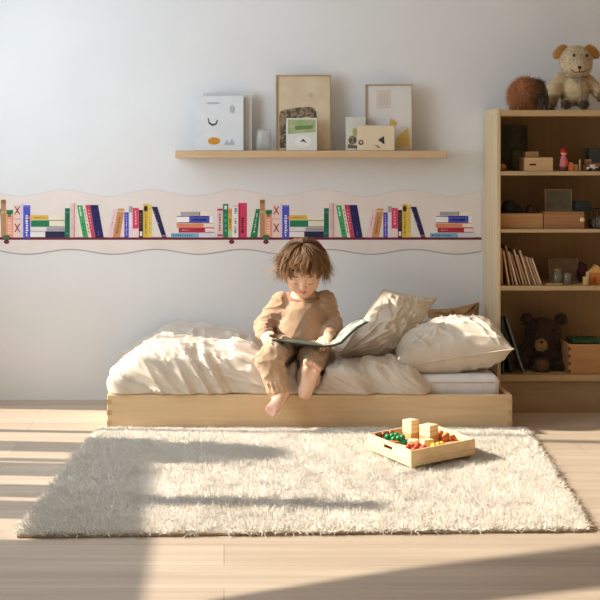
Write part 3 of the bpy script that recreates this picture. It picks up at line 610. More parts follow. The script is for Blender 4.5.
# ================================================================== TOY TRAY
TZ = .030
def build_tray():
    N0 = V(.572, 4.585, TZ); e1 = V(.2285, .195, 0); e2 = V(-.106, .285, 0); hz = .050; tk = .009
    u1, u2 = nrm(e1), nrm(e2); L1, L2 = np.linalg.norm(e1), np.linalg.norm(e2); wm = wood('tray_pine', (236, 206, 160), (222, 188, 138), 'x'); wl = wood('tray_pine_across', (240, 214, 172), (228, 198, 152), 'y')
    root = empty('toy_tray', N0+(e1+e2)/2, 'square pale wooden tray filled with toy blocks and beads on the rug', 'tray')
    def bar(a, b, z0, z1, m, q=None):
        q = q or MB(); return q
    def slab(s0, s1, t0, t1, z0, z1, m, q):
        c = [N0+u1*s+u2*t_ for s, t_ in ((s0, t0), (s1, t0), (s1, t1), (s0, t1))]
        return q.hexa([p+V(0, 0, z0) for p in c]+[p+V(0, 0, z1) for p in c], m)
    slab(0, L1, 0, L2, 0, .018, wm, MB()).build('base', root, .001)
    slab(0, L1, 0, tk, .0182, hz, wm, MB()).build('side_wall', root, .0015)
    slab(0, L1, L2-tk, L2, .0182, hz, wm, MB()).build('side_wall', root, .0015)
    slab(L1-tk, L1, tk, L2-tk, .0182, hz, wl, MB()).build('side_wall', root, .0015)
    q = MB(); a, b = L2*.42, L2*.62   # wall with a hand slot
    for t0, t1, z0, z1 in ((tk, a, .0182, hz), (b, L2-tk, .0182, hz), (a, b, .0182, .026), (a, b, .038, hz)): slab(0, tk, t0, t1, z0, z1, wl, q)
    q.build('side_wall', root, .0006, 'side wall with a hand slot')
    z = TZ+.006
    def at(s, t_, dz=0): return N0+e1*s+e2*t_+V(0, 0, .0182+dz)
    # beads
    rng = random.Random(4)
    def bead_proto(col):
        m = mat('lacquer_%02x%02x%02x' % col, col, .3, spec=.5); return m
    def cluster(col, word, grp, spots, r=.0095):
        first = None
        for (s, t_, lv) in spots:
            p = at(s, t_, r+lv*r*1.6)
            if first is None:
                q = MB(); q.lathe([(.0022, -r*.86), (r*.5, -r*.84), (r*.9, -r*.45), (r, 0), (r*.9, r*.45), (r*.5, r*.84), (.0022, r*.86)], (0, 0, 0), bead_proto(col), (rng.uniform(-.5, .5), .6, .6), 14)
                first = q.build('toy_bead'); o = first
            else: o = first.copy(); COL.objects.link(o); o.rotation_euler = (rng.uniform(0, 3), rng.uniform(0, 3), 0)
            o.location = tuple(p); setp(o, 'small %s among the %s' % (word, grp), 'bead', grp)
    def spots(s0, s1, t0, t1, st, lv2=True):
        out = []; s = s0
        while s <= s1+1e-6:
            t_ = t0
            while t_ <= t1+1e-6: out.append((s+rng.uniform(-.006, .006), t_+rng.uniform(-.006, .006), 0)); t_ += st
            s += st
        if lv2:
            base = out[:]
            for (a_, b_, _) in base[::2]: 
                if a_+st/2 <= s1 and b_+st/2 <= t1+st*.5: out.append((a_+st/2, b_+st/2, 1))
        return out
    st = .069
    cluster((40, 140, 84), 'green wooden bead', 'green beads in the left half of the tray', spots(.16, .38, .64, .88, st))
    cluster((224, 120, 50), 'orange wooden bead', 'orange beads at the right end of the tray', spots(.70, .93, .26, .60, st))
    cluster((200, 66, 46), 'red wooden bead', 'red beads at the near corner of the tray', spots(.10, .30, .08, .26, st))
    cluster((226, 196, 74), 'yellow wooden bead', 'yellow beads at the middle of the tray', spots(.40, .62, .09, .20, st)+spots(.66, .66, .60, .72, st, False))
    cluster((112, 168, 66), 'lime bead', 'lime beads behind the orange beads', spots(.80, .93, .68, .74, st, True))
    cluster((168, 84, 52), 'brown wooden bead', 'brown beads at the back left corner of the tray', spots(.07, .46, .915, .945, .06))
    pal = wood('block_maple', (244, 222, 184), (232, 204, 160), 'z', k=1.6); tanb = wood('block_beech', (220, 176, 122), (204, 156, 102), 'x', k=1.6); redb = wood('block_stained', (196, 118, 76), (180, 100, 62), 'x', k=1.6)
    def block(s, t_, dz, size, rot, m, label, grooves=0):
        c = at(s, t_, dz); q = MB(); x, y, h = size; R = np.array(Matrix.Rotation(rot, 3, 'Z')); q.box((-x/2, -y/2, 0), (x/2, y/2, h), m, R, V(0, 0, 0))
        o = q.build('toy_block', None, .0015, label, 'block'); o.location = tuple(c)
        if grooves:
            g_ = MB(); 
            for k in range(grooves): zz_ = h*(k+1)/(grooves+1); g_.box((-x/2-.0004, -y/2-.0004, zz_-.0011), (x/2+.0004, y/2+.0004, zz_+.0011), tanb, R, V(0, 0, 0))
            ch = g_.build('groove'); ch.parent = o
        return o
    ra = math.atan2(e1[1], e1[0])
    block(.48, .70, 0, (.038, .036, .034), ra, tanb, 'tan wooden block under the tall pale cube in the tray')
    block(.48, .70, .034, (.040, .038, .042), ra+.06, pal, 'pale wooden cube standing highest in the tray, left of the other cube', 2)
    block(.62, .66, 0, (.030, .030, .052), ra+.1, redb, 'reddish brown upright block between the two pale cubes')
    block(.60, .46, 0, (.046, .042, .032), ra, tanb, 'tan wooden block under the right pale cube in the tray')
    block(.60, .46, .032, (.048, .042, .036), ra+.12, pal, 'pale wooden cube at the middle of the tray with grain on its sides', 1)
    block(.34, .44, 0, (.034, .030, .030), ra+.5, pal, 'small pale block between the green beads and the red beads')
    block(.46, .30, 0, (.036, .022, .034), ra-.3, pal, 'pale upright brick in front of the right pale cube')
    block(.28, .34, .0, (.032, .022, .026), ra+.9, redb, 'reddish brown brick near the hand slot of the tray')
    block(.76, .17, .0, (.060, .024, .020), ra, tanb, 'long tan block along the near right wall of the tray')
    block(.80, .88, .0, (.070, .030, .016), ra, pal, 'flat pale plank at the back right corner of the tray')
    block(.60, .87, .0, (.034, .030, .028), ra+.3, tanb, 'tan block behind the tall pale cube')
    block(.13, .40, .0, (.020, .060, .022), ra, pal, 'long pale brick lying along the slotted wall')
    block(.12, .60, .0, (.026, .040, .024), ra+.1, redb, 'reddish brown block beside the green beads')
build_tray()

# ================================================================== WALL SHELF AND PICTURES
def Pw(px, py, Y=5.9): return P(px, py, Y)
YSF = 5.87
sx0, sx1 = P(175, 0, YSF)[0], P(447, 0, YSF)[0]; sz1 = P(0, 150.6, YSF)[2]; sz0 = P(0, 158.0, YSF)[2]
ws = MB().box((sx0, YSF, sz0), (sx1, YW-.0005, sz1), wood('shelf_oak', (212, 182, 144), (196, 164, 124), 'x')).build('wall_shelf', None, .002, 'long thin wooden picture ledge on the wall above the child', 'shelf')
def art(name, px0, px1, py0, Yb, tilt, th_, mats, label, cat, marks=(), framed=None, fw=.006):
    """upright card or frame standing on the ledge, leaning back; marks in picture pixels"""
    x0 = P(px0, 0, Yb)[0]; x1 = P(px1, 0, Yb)[0]; zb = sz1+.0006; Ht = P(0, py0, Yb)[2]-zb
    root = empty(name, ((x0+x1)/2, Yb, zb), label, cat); R = np.array(Matrix.Rotation(-tilt, 3, 'X')); o = np.array([0, Yb, zb]); o_ = V(0, Yb, zb)
    Wd = x1-x0
    def fr(q, a, b, c, d_, y0, y1, m): q.box((a, y0, c), (b, y1, d_), m, R, o_)
    if framed:
        q = MB(); fr(q, x0, x0+fw, 0, Ht, 0, th_, framed); fr(q, x1-fw, x1, 0, Ht, 0, th_, framed); fr(q, x0+fw, x1-fw, 0, fw, 0, th_, framed); fr(q, x0+fw, x1-fw, Ht-fw, Ht, 0, th_, framed); q.build('frame', root, .001)
        q = MB(); fr(q, x0+fw, x1-fw, fw, Ht-fw, th_*.45, th_*.9, mats); pan = q.build('picture', root); yb = th_*.45
    else:
        q = MB(); fr(q, x0, x1, 0, Ht, 0, th_, mats); pan = q.build('panel', root, .0008); yb = 0
    for i, (poly, m) in enumerate(marks):
        q = MB(); pts = []
        for (a, b) in poly:
            p = V(P(a, 0, Yb)[0], 0, (P(0, b, Yb)[2]-zb)); p[1] = yb-.0004-.0004*i; pts.append(R@p+o_)
        q.prism(pts, R@V(0, .0005, 0), m); q.build('print', pan)
    return root
def blob(cx, cy, rx, ry, n=16, a0=0, a1=2*math.pi): return [(cx+rx*math.cos(a0+(a1-a0)*i/n), cy+ry*math.sin(a0+(a1-a0)*i/n)) for i in range(n if a1-a0 > 6 else n+1)]
white = mat('white_card', (222, 224, 224), .7, (216, 218, 218), (20, 20, 20)); pale = mat('pale_grey_card', (206, 206, 202), .7); beige = mat('beige_card', (214, 196, 166), .75, (206, 186, 154), (16, 16, 16)); thinw = wood('thin_oak_frame', (188, 160, 118), (170, 140, 98), 'z')
grey = flat((66, 70, 74)); orange = flat((216, 150, 52)); gl = mat('lightgrey_print', (178, 184, 188), .8)
art('art_board', 203, 252, 92.5, 5.945, .05, .010, pale, 'pale grey board behind the white picture at the left of the ledge', 'picture')
art('picture_card', 196, 243.5, 95.5, 5.918, .06, .014, white, 'white picture with a small boat sketch and orange spot, leftmost on the ledge', 'picture',
    [([(207.5, 118), (208.6, 118), (209.5, 122), (212.5, 124), (215.5, 123), (217, 119.5), (218, 120.5), (216.5, 124.5), (212.5, 126), (208.5, 123.5)], grey), (blob(214, 141, 6.2, 3.8), orange),
     ([(224, 145), (227, 139), (229, 144), (232, 138), (235, 145)], gl), (blob(213, 103, 7, 1.1), gl), (blob(232, 109, 2.5, 4), gl)])
q = MB(); c = V(P(264, 0, 5.93)[0], 5.93, sz1)
q.lathe([(.026, .0006), (.030, .004), (.032, .04), (.027, .075), (.0255, .085), (.0235, .085), (.025, .075), (.029, .04), (.027, .008), (.001, .006)], c, mat('frosted_glass', (226, 228, 226), .3, trans=.6, alpha=.38, spec=.5), n=28).build('glass_vase', None, 0, 'small frosted glass vase beside the tall beige picture', 'vase')
drk = mat('dark_leaf_print', (88, 78, 66), .8, (150, 130, 104), (70, 70, 70), fac=(.45, .55))
art('art_print', 276, 331, 74.5, 5.925, .055, .014, beige, 'tall beige art print with a dark leafy arch, standing on the ledge', 'picture',
    [([(279.5, 148), (279.5, 115), (281, 111), (285, 109.5), (300, 107), (311, 106.5), (315, 108.5), (317, 113), (317, 120), (308, 116), (300, 118), (290, 121), (286, 124), (286, 148)], drk), (blob(311, 95, 2.2, 2.4), mat('faint_print', (186, 172, 148), .8))], framed=thinw, fw=.0045)
gp = mat('green_photo', (146, 164, 112), .6, (176, 178, 140), (30, 30, 60)); hz_ = flat((206, 208, 202))
art('small_picture', 286.5, 317, 118, 5.885, .05, .010, mat('photo_paper', (216, 216, 206), .6), 'small picture with a green field and a white animal, in front of the beige print', 'picture',
    [([(288, 119.5), (315.5, 119.5), (315.5, 132), (288, 134)], gp), ([(295, 126), (313, 125), (313, 128.5), (295, 130)], flat((108, 142, 84))), (blob(303, 141.5, 8.5, 5.5), flat((232, 230, 226))), ([(300, 142), (303.5, 138.5), (307, 143.5), (303.5, 141.5)], flat((84, 82, 78)))])
yel = flat((216, 178, 92)); art('framed_picture', 365.5, 413, 84, 5.925, .055, .015, mat('cream_paper', (218, 214, 208), .6), 'thin framed picture with yellow peaks at the right of the ledge', 'picture',
    [([(377, 90), (391, 89.5), (391, 108), (377, 108.5)], mat('faint_square', (212, 198, 182), .8)), ([(379, 94), (388.5, 93), (388.5, 105), (379, 105)], mat('faint_square_tint', (204, 192, 184), .8)),
     ([(386, 146), (391, 117.5), (398, 123), (394, 127), (392, 146)], yel), ([(396, 147), (397, 138), (408, 127), (410.5, 147)], flat((222, 186, 104)))], framed=thinw, fw=.0045)
art('small_picture', 346, 366, 117, 5.902, .05, .008, mat('mint_paper', (204, 204, 190), .7), 'small pale picture with a sprig of leaves, left of the cream card', 'picture',
    [(blob(352.5, 140, 4, 4.5), drk), (blob(355, 132, 2.5, 4), flat((176, 164, 104))), ([(347.5, 148), (348, 144), (358, 146), (357, 148.5)], flat((120, 96, 74)))])
art('greeting_card', 357.5, 394.5, 125.5, 5.88, .05, .009, mat('cream_card', (222, 204, 172), .7), 'small cream card with a black triangle, standing in front of the framed picture', 'card',
    [(blob(361, 142.5, 2.6, 2.6), flat((108, 74, 58))), (blob(361, 142.3, 1.3, 1.2), flat((216, 196, 168))), ([(378, 140), (384, 136), (384.5, 144.5)], flat((64, 58, 56))), ([(374, 145), (378, 145), (381, 148), (378, 148)], flat((168, 150, 116)))])

# ================================================================== BOOKSHELF BORDER ON THE WALL (printed decal)
def build_border():
    YD = YW-.0012; root = empty('wall_border', P(240, 220, YD), 'wavy edged wall border printed with a shelf of colourful books behind the bed', 'wall sticker')
    xs = np.linspace(-70, 481.5, 150); top = 193-3.3*np.cos(2*np.pi*(xs-236)/86); bot = 251.8+2.5*np.cos(2*np.pi*(xs-27)/86)
    def strip(name, ta, tb, y0, y1, m):
        q = MB()
        for i in range(len(xs)-1):
            c = [P(xs[i], tb[i], y0), P(xs[i+1], tb[i+1], y0), P(xs[i+1], ta[i+1], y0), P(xs[i], ta[i], y0)]
            q.prism(c, (0, y1-y0, 0), m)
        bm = q.build(name, root); return bm
    strip('paper', top, bot, YD, YW-.0002, mat('blush_paper', (233, 222, 214), .8, (228, 217, 208), (9, 9, 9)))
    strip('edge_line', bot-.5, bot+.5, YD-.0004, YW-.0003, flat((170, 166, 168)))  # grey line paints the shadow along the lower edge
    strip('edge_line', top-.3, top+.3, YD-.0004, YW-.0003, flat((226, 214, 208)))
    q = MB(); q.prism([P(-70, 239.8, YD-.0006), P(481.5, 239.8, YD-.0006), P(481.5, 237.2, YD-.0006), P(-70, 237.2, YD-.0006)], (0, .0005, 0), flat((112, 44, 60))); q.build('printed_shelf', root)
    Wh = (240, 234, 230); GR = (44, 128, 84); NV = (44, 42, 92); BL = (84, 88, 190); PK = (236, 200, 196); CR = (212, 64, 100); YE = (216, 178, 60); TN = (186, 140, 96); RD = (176, 50, 72)
    CRM = (240, 228, 206); GY = (170, 160, 168); LB = (108, 172, 196); OR = (226, 140, 104); LV = (214, 208, 236); DK = (54, 40, 50)
    # each book: (bottom x0, x1, top x0, x1, y top, y bottom, colour, [marks])
    def S_(x0, x1, yt, c, mk=(), yb=237.4): return (x0, x1, x0, x1, yt, yb, c, mk)
    def dots(c, n, a=.3, b=.7, v0=.12, v1=.9, skip=.3): return ('t', c, n, a, b, v0, v1, skip)
    def band(c, v0, v1, a=0., b=1.): return ('b', c, a, b, v0, v1)
    books = [S_(217.3, 222.7, 207.7, PK, [dots(DK, 11, .3, .65, .2, .8, .2), band(RD, .04, .1), band(RD, .9, .96)]), S_(223, 228.2, 204, GR, [band(Wh, .05, .16, .25, .75), dots(LB, 4, .3, .7, .3, .9)]),
        S_(228.2, 231.8, 208.5, YE, [band(OR, .05, .2), band(GR, .35, .45, .3, .7), dots(DK, 3, .35, .65, .45, .7), band((190, 206, 150), .75, 1)]),
        S_(232, 238.2, 205, Wh, [dots(NV, 3, .35, .75, .1, .3), dots(RD, 4, .35, .75, .4, .6), dots(DK, 4, .35, .75, .66, .9), band(PK, 0, .05)]), S_(238.4, 246.8, 203, CR, [band((190, 44, 82), 0, 1, .0, .2), dots(DK, 7, .3, .72, .42, .88, .15)]),
        (250.2, 257.2, 256, 260, 209, 237.4, GR, [dots((220, 230, 214), 9, .3, .6, .15, .85)]), S_(260, 264.8, 199.8, TN, [band((150, 104, 66), .0, .1), band((204, 164, 122), .3, .36)]),
        S_(264.8, 272.2, 210, (232, 160, 130), [band(GR, .0, .14, .1, .95), dots((72, 140, 92), 5, .2, .8, .1, .26, .1), dots((244, 204, 180), 6, .2, .8, .35, .9)]),
        S_(272.4, 280.2, 204.5, (240, 210, 200), [('x', (166, 84, 78), .2, .8, .06, .3), ('x', (166, 84, 78), .2, .8, .58, .84), band((226, 176, 168), .42, .46)]), S_(280.4, 282.2, 203, LV), S_(282.2, 289.2, 205.2, BL, [dots(Wh, 9, .3, .72, .3, .95, .2), band((110, 112, 206), .0, .06), band((230, 120, 70), .34, .42, .8, 1.0)], 238.4),
        # first stack (horizontal)
        S_(289.2, 323.8, 215.2, (228, 192, 84), [band(CRM, 0, 1, .53, 1), dots((160, 120, 40), 1, .1, .45, .3, .7)], 219.8), S_(290, 323.8, 220.4, GR, [band(CRM, .08, .92, .54, 1)], 226.8), S_(289.4, 323.8, 227.4, (232, 226, 224), [band(GY, 0, 1, .47, 1)], 231), S_(289.4, 323.8, 231.4, (46, 46, 76), [band(Wh, .05, .95, 0, .43)]),
        S_(324, 328.8, 208.2, (30, 110, 80), [band((70, 150, 116), .12, .16), band((70, 150, 116), .84, .88)]), S_(329, 332.8, 203.5, PK, [dots((150, 160, 160), 8, .4, .7, .2, .8)]), S_(332.9, 335.6, 203, (238, 214, 204), [band((160, 60, 70), 0, 1, 0, .22)]),
        (342, 347.2, 335.9, 341.4, 205.3, 237.4, (76, 168, 104), [dots((210, 236, 206), 4, .25, .6, .05, .35, .1), dots((56, 130, 80), 4, .3, .7, .55, .95)]), (347.4, 350.4, 341.6, 344.2, 206, 237.4, (244, 226, 214), [dots(RD, 7, .3, .7, .1, .9)]), (350.6, 354.2, 344.4, 348.8, 205, 237.4, (206, 70, 92), [dots((240, 200, 196), 7, .3, .6, .15, .8)]), (354.4, 362.7, 349, 357, 205, 237.4, NV, [band((70, 66, 124), 0, 1, .0, .08), dots((110, 96, 150), 5, .35, .6, .8, .95)]),
        (366, 371.6, 372, 376.6, 209, 237.4, (240, 208, 206), [dots((168, 120, 130), 6, .35, .6, .15, .6)]), (371.8, 379, 377, 383.4, 208.6, 237.4, (206, 146, 96), [dots((140, 84, 46), 8, .3, .65, .3, .9), band((226, 186, 140), .05, .12)]), S_(383.3, 387.7, 212.4, (92, 84, 184), [dots((210, 206, 240), 9, .35, .65, .1, .95)]), S_(387.9, 391.5, 206.2, (232, 222, 232), [band((170, 168, 166), .0, .2)]),
        S_(391.7, 397.7, 208, (222, 72, 104), [band((246, 214, 214), .70, 1), dots((250, 190, 200), 5, .35, .65, .1, .6)]), S_(398, 402, 210, (58, 36, 44), [band(Wh, .78, .95, .2, .8), dots((150, 130, 130), 6, .35, .65, .12, .7)]), S_(402.3, 407.2, 204, (222, 186, 70), [('d', DK, .5, .14, .46), dots((120, 90, 30), 8, .35, .65, .3, .9)]), S_(407.3, 410.6, 204.5, (234, 204, 104), [dots((190, 150, 60), 7, .3, .6, .1, .9)]),
        (421, 425.6, 410.6, 416.3, 206.8, 237.2, (48, 42, 80), [dots((220, 210, 200), 6, .08, .24, .05, .6), band((160, 130, 130), .93, .97)]),
        # second stack
        S_(439.7, 472, 211.8, (176, 166, 166), [band(CRM, 0, 1, .6, 1), band((120, 110, 116), 0, 1, .57, .6)], 215.6), S_(436, 472, 216.0, (250, 244, 244), [band(BL, .0, 1, .34, .9), band(NV, .0, .1, 0, .9), dots(Wh, 1, .42, .82, .3, .75), band(NV, .92, 1, 0, .9)], 222.8), S_(435.6, 472, 223.4, (228, 142, 102), [band(CRM, .1, .9, .74, 1)], 227.5), S_(437.6, 473.5, 227.7, RD, [band((244, 222, 220), .15, .85, .74, 1), dots((230, 160, 160), 1, .1, .3, .3, .7)], 232.6), S_(430, 475, 233.2, (126, 176, 204), [band((216, 218, 226), .0, 1, .62, 1), dots((40, 110, 140), 1, .04, .5, .3, .75), band((150, 170, 186), 0, 1, .58, .62)], 237.4)]
    def build(bk, dx):
        b0, b1, t0, t1, yt, yb, c, mk = bk; q = MB(); y0 = YD-.0010
        def pt(u, v, lay):
            x = (t0+(t1-t0)*u)*(1-v)+(b0+(b1-b0)*u)*v; return P(x+dx, yt+(yb-yt)*v, y0-.0004*lay)
        q.prism([pt(0, 1, 0), pt(1, 1, 0), pt(1, 0, 0), pt(0, 0, 0)], (0, .0008, 0), flat(c))
        for k in mk:
            rects = []; m = flat(k[1])
            if k[0] == 'b': rects = [(k[2], k[3], k[4], k[5])]
            elif k[0] == 't':
                _, _, n, a, b, v0, v1, sk = k; rg = random.Random(int(b0*10)+n)
                if n == 1:
                    nn = 9
                    for i in range(nn):
                        u0 = a+(b-a)*i/nn; rects.append((u0, u0+(b-a)/nn*rg.uniform(.4, .75), v0+rg.uniform(0, .15), v1-rg.uniform(0, .15)))
                else:
                    for i in range(n):
                        s = v0+(v1-v0)*i/n; rects.append((a+rg.uniform(0, .1), b-rg.uniform(0, .12), s, s+(v1-v0)/n*(1-sk)*rg.uniform(.6, 1)))
            elif k[0] == 'x':
                _, _, a, b, v0, v1 = k
                for s in (0, 1):
                    p0 = (a, v0) if s == 0 else (b, v0); p1 = (b, v1) if s == 0 else (a, v1); w_ = .09
                    q.prism([pt(p0[0]-w_, p0[1], 1), pt(p0[0]+w_, p0[1], 1), pt(p1[0]+w_, p1[1], 1), pt(p1[0]-w_, p1[1], 1)], (0, .0004, 0), m)
                continue
            elif k[0] == 'd':
                q.prism([pt(k[2]+k[4]*math.cos(a)*.9, k[3]+.09*math.sin(a), 1) for a in np.linspace(0, 2*math.pi, 13)[:-1]], (0, .0004, 0), m); continue
            for u0, u1, v0, v1 in rects: q.prism([pt(u0, v1, 1), pt(u1, v1, 1), pt(u1, v0, 1), pt(u0, v0, 1)], (0, .0004, 0), m)
        q.build('printed_book', root)
    for dx in (-259, 0):
        for bk in books:
            if min(bk[0], bk[2])+dx < -48: continue
            build(bk, dx)
    bk = books[0]
    for b in books[:1]: pass
    q0 = flat((70, 110, 76)); q1 = flat((120, 52, 62))
    for x, g_ in ((6.5, 1), (231.6, 0), (266, 1), (-27.4, 0)):
        q = MB(); q.prism([P(x+2.8*math.cos(a), 241.8+2.2*math.sin(a), YD-.0012) for a in np.linspace(2*math.pi, 0, 15)[:-1]], (0, .0005, 0), q1)
        if g_: q.prism([P(x+3.4*math.cos(a), 237.2+2.4*math.sin(a), YD-.0026) for a in np.linspace(2*math.pi, 0, 15)[:-1]], (0, .0005, 0), q0)
        q.build('printed_knob', root)
build_border()

# ================================================================== BOOKCASE
CX0 = 1.0365; CYF = 5.69; CX1 = 1.92; CYB = YW-.003
PZ = wood('case_pine_upright', (216, 192, 154), (200, 174, 134), 'z'); PX = wood('case_pine_along', (198, 170, 128), (182, 152, 110), 'x'); PB = wood('case_pine_back_darkened', (168, 140, 102), (154, 128, 92), 'z', .7)  # back pine darkened to paint in the shade inside the case
case = empty('bookcase', ((CX0+CX1)/2, (CYF+CYB)/2, 0), 'open pine bookcase with four shelves of toys at the right of the bed', 'bookcase')
def zf(py): return CH-(py-VY)*CYF/F
ctop = zf(108.6); tb = .013
for x in (CX0, CX1-tb): MB().box((x, CYF, .0), (x+tb, CYB, ctop), PZ).build('side_panel', case, .0015)
SH = {}
for nm, y0, y1 in (('top', 110.0, 116.0), ('a', 171.3, 175.4), ('b', 229.3, 232.6), ('c', 286.0, 290.6), ('d', 375.2, 381.2)):
    MB().box((CX0+tb+.0005, CYF+.002, zf(y1)), (CX1-tb-.0005, CYB-.006, zf(y0)), PX).build('top_board' if nm == 'top' else 'shelf_board', case, .001); SH[nm] = zf(y0)
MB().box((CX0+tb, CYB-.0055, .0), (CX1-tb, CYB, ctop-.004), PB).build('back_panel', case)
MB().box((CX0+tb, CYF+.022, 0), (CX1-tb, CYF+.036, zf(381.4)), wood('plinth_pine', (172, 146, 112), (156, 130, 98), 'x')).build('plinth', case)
def at_shelf(px, nm, Y): return V((px-VX)*Y/F, Y, SH[nm]+.0004)
def W2(n, Y): return n*Y/F

# -- plush toys
def plush(name, label, fields, m_fur, furlen, nfur, h, tone, kids, seed, furw=.0011, colfn=None, lo=None, hi=None, zmin=None):
    fl = Field(lo, hi, h)
    for fn in fields: fn(fl)
    if zmin is not None: g = fl.grid(); fl.f = np.maximum(fl.f, (zmin+.0008-g[..., 2]).astype(np.float32)); fl.f[:, :, 0] = .1
    v, q = fl.mesh(1); rng = np.random.default_rng(seed)
    root = empty(name, ((lo[0]+hi[0])/2, (lo[1]+hi[1])/2, lo[2] if zmin is None else zmin), label, 'soft toy')
    cf = colfn or (lambda p: np.tile(tone, (len(p), 1)))
    npmesh('body', v, q, m_fur, root, col=cf(v)*.85)
    p, n = surf_samples(v, q, nfur, rng); d = n*.75+rng.normal(0, .38, n.shape)+np.array([0, 0, -.35]); d /= np.linalg.norm(d, axis=1)[:, None]
    vv, ff = tufts(p, d, rng.uniform(.5, 1.1, nfur)*furlen, furw, rng, .5, 2, .2); col = np.repeat(cf(p)*rng.uniform(.8, 1.15, nfur)[:, None], 9, 0)
    if zmin is not None: vv[:, 2] = np.maximum(vv[:, 2], zmin+.0004)
    o = npmesh('fur', vv, ff, m_fur, root, col=col); o['kind'] = 'stuff'
    for nm, q_ in kids: q_.build(nm, root)
    return root
fur = mat('plush_fur', (255, 255, 255), .9, attr=True, spec=.1, sheen=.3); blk = mat('black_plastic_eye', (16, 12, 10), .2, spec=.6)
def L3(c): return np.array(lin(c)[:3])
zt = ctop-.0003
zt = SH['top']
def rust():
    Y = 5.84; c = P(527.5, 92, Y); b = P(525, 109, Y); z0 = zt
    def f(fl):
        fl.ell((c[0]-.018, Y, z0+.055), (.048, .058, .056), .02); fl.ell((c[0]-.002, Y+.01, z0+.072), (.044, .050, .054), .025); fl.ell((c[0]+.034, Y+.005, z0+.058), (.036, .045, .048), .02); fl.ell((c[0]+.058, Y-.02, z0+.03), (.032, .034, .030), .02)
        fl.ell((c[0]+.05, Y-.045, z0+.022), (.016, .022, .016), .012); fl.ell((c[0]+.045, Y+.02, z0+.098), (.018, .014, .022), .012)
    def cf(p):
        t_ = np.clip((p[:, 0]-(c[0]-.006))/.04+noise(p*40)*.5, 0, 1)[:, None]; return L3((202, 130, 74))*(1-t_)+L3((112, 90, 62))*t_
    kid = MB().ball((c[0]+.05, Y-.066, z0+.024), .005, blk)
    plush('plush_animal', 'shaggy rust brown soft toy curled up on the left of the bookcase top', [f], fur, .024, 5200, .004, None, [('nose', kid)], 3, .0014, cf, V(c[0]-.1, Y-.1, z0-.01), V(c[0]+.12, Y+.1, z0+.16), z0)
rust()
def bear():
    Y = 5.80; z0 = zt; k = Y/F
    def q(px, py, dy=0): return P(px, py, Y+dy)
    def body(fl):
        fl.ell(q(574, 89), (.058, .05, .062), .03); fl.ell(q(575.5, 60), (.062, .054, .055), .02); fl.ell(q(577, 67, -.02), (.052, .045, .038), .02); fl.ell(q(580, 68, -.045), (.027, .030, .022), .02)
        fl.chain([q(560, 79), q(553, 91, -.02), q(549.5, 101, -.04)], [.024, .027, .026], .012); fl.chain([q(588, 80), q(597, 90, -.015), q(602, 97, -.04)], [.021, .021, .019], .012)
        for px in (567, 583): fl.chain([q(px, 103, -.01), q(px+(1 if px > 575 else -1), 104.2, -.06)], [.018, .0165], .012)
        for s, px in ((-1, 560), (1, 592.5)): fl.ell(q(px, 51.5), (.018, .013, .034), .006, np.array(Matrix.Rotation(-s*.80, 3, 'Y')))
    def cf(p):
        c0 = L3((222, 200, 160)); col = np.tile(c0, (len(p), 1))
        out = (np.linalg.norm((p-q(575.5, 60))/np.array([.062, .054, .055]), axis=1) > 1.03)
        for px in (560, 592.5):
            d = np.linalg.norm(p-q(px, 51.5), axis=1); w_ = (np.clip((.040-d)/.004, 0, 1)*out)[:, None]; col = col*(1-w_)+L3((200, 144, 72))*w_
        d = np.linalg.norm((p-q(573.5, 91, -.05))/np.array([.04, .05, .055]), axis=1); w_ = np.clip((1.05-d)*6, 0, 1)[:, None]; col = col*(1-w_)+L3((236, 214, 172))*w_
        for px, py, dy in ((603, 98, -.045), (551, 101, -.045), (549, 106, -.05)):
            d = np.linalg.norm(p-q(px, py, dy), axis=1); w_ = np.clip((.034-d)/.014, 0, 1)[:, None]; col = col*(1-w_)+L3((132, 100, 66))*w_
        for px in (566, 584):
            d = np.linalg.norm(p-q(px, 104.5, -.062), axis=1); w_ = np.clip((.024-d)/.008, 0, 1)[:, None]; col = col*(1-w_)+L3((84, 66, 48))*w_
        return col
    eyes = [('eye', MB().ball(q(px, py, -.050), (.006, .005, .007), blk)) for px, py in ((574, 55.5), (587, 55.5))]
    no = MB(); no.ball(q(579.5, 67.5, -.076), (.008, .006, .006), blk); mo = MB(); db = flat((52, 34, 24))
    mo.tube([q(571, 69.5, -.066), q(575, 72.5, -.073), q(579.5, 72, -.077), q(584.5, 72, -.073), q(589, 68, -.062)], .0016, db, 6); mo.tube([q(579.5, 68, -.079), q(579.5, 72, -.079)], .0014, db, 6)
    ri = MB(); ri.tube([q(565, 76.5, -.052), q(572, 78, -.062), q(580, 78.5, -.064), q(587, 77, -.056)], .004, flat((146, 132, 108)), 8); ri.tube([q(580, 78.5, -.064), q(581.5, 90, -.066), q(582, 100, -.07)], .0035, flat((132, 128, 116)), 8)
    plush('plush_bear', 'cream soft toy bear with golden ears sitting on top of the bookcase', [body], fur, .007, 9000, .0032, None, eyes+[('nose', no), ('mouth', mo), ('ribbon', ri)], 5, .0011, cf, V(q(545, 0)[0], Y-.13, z0-.01), V(q(612, 0)[0], Y+.08, z0+.28), z0)
bear()
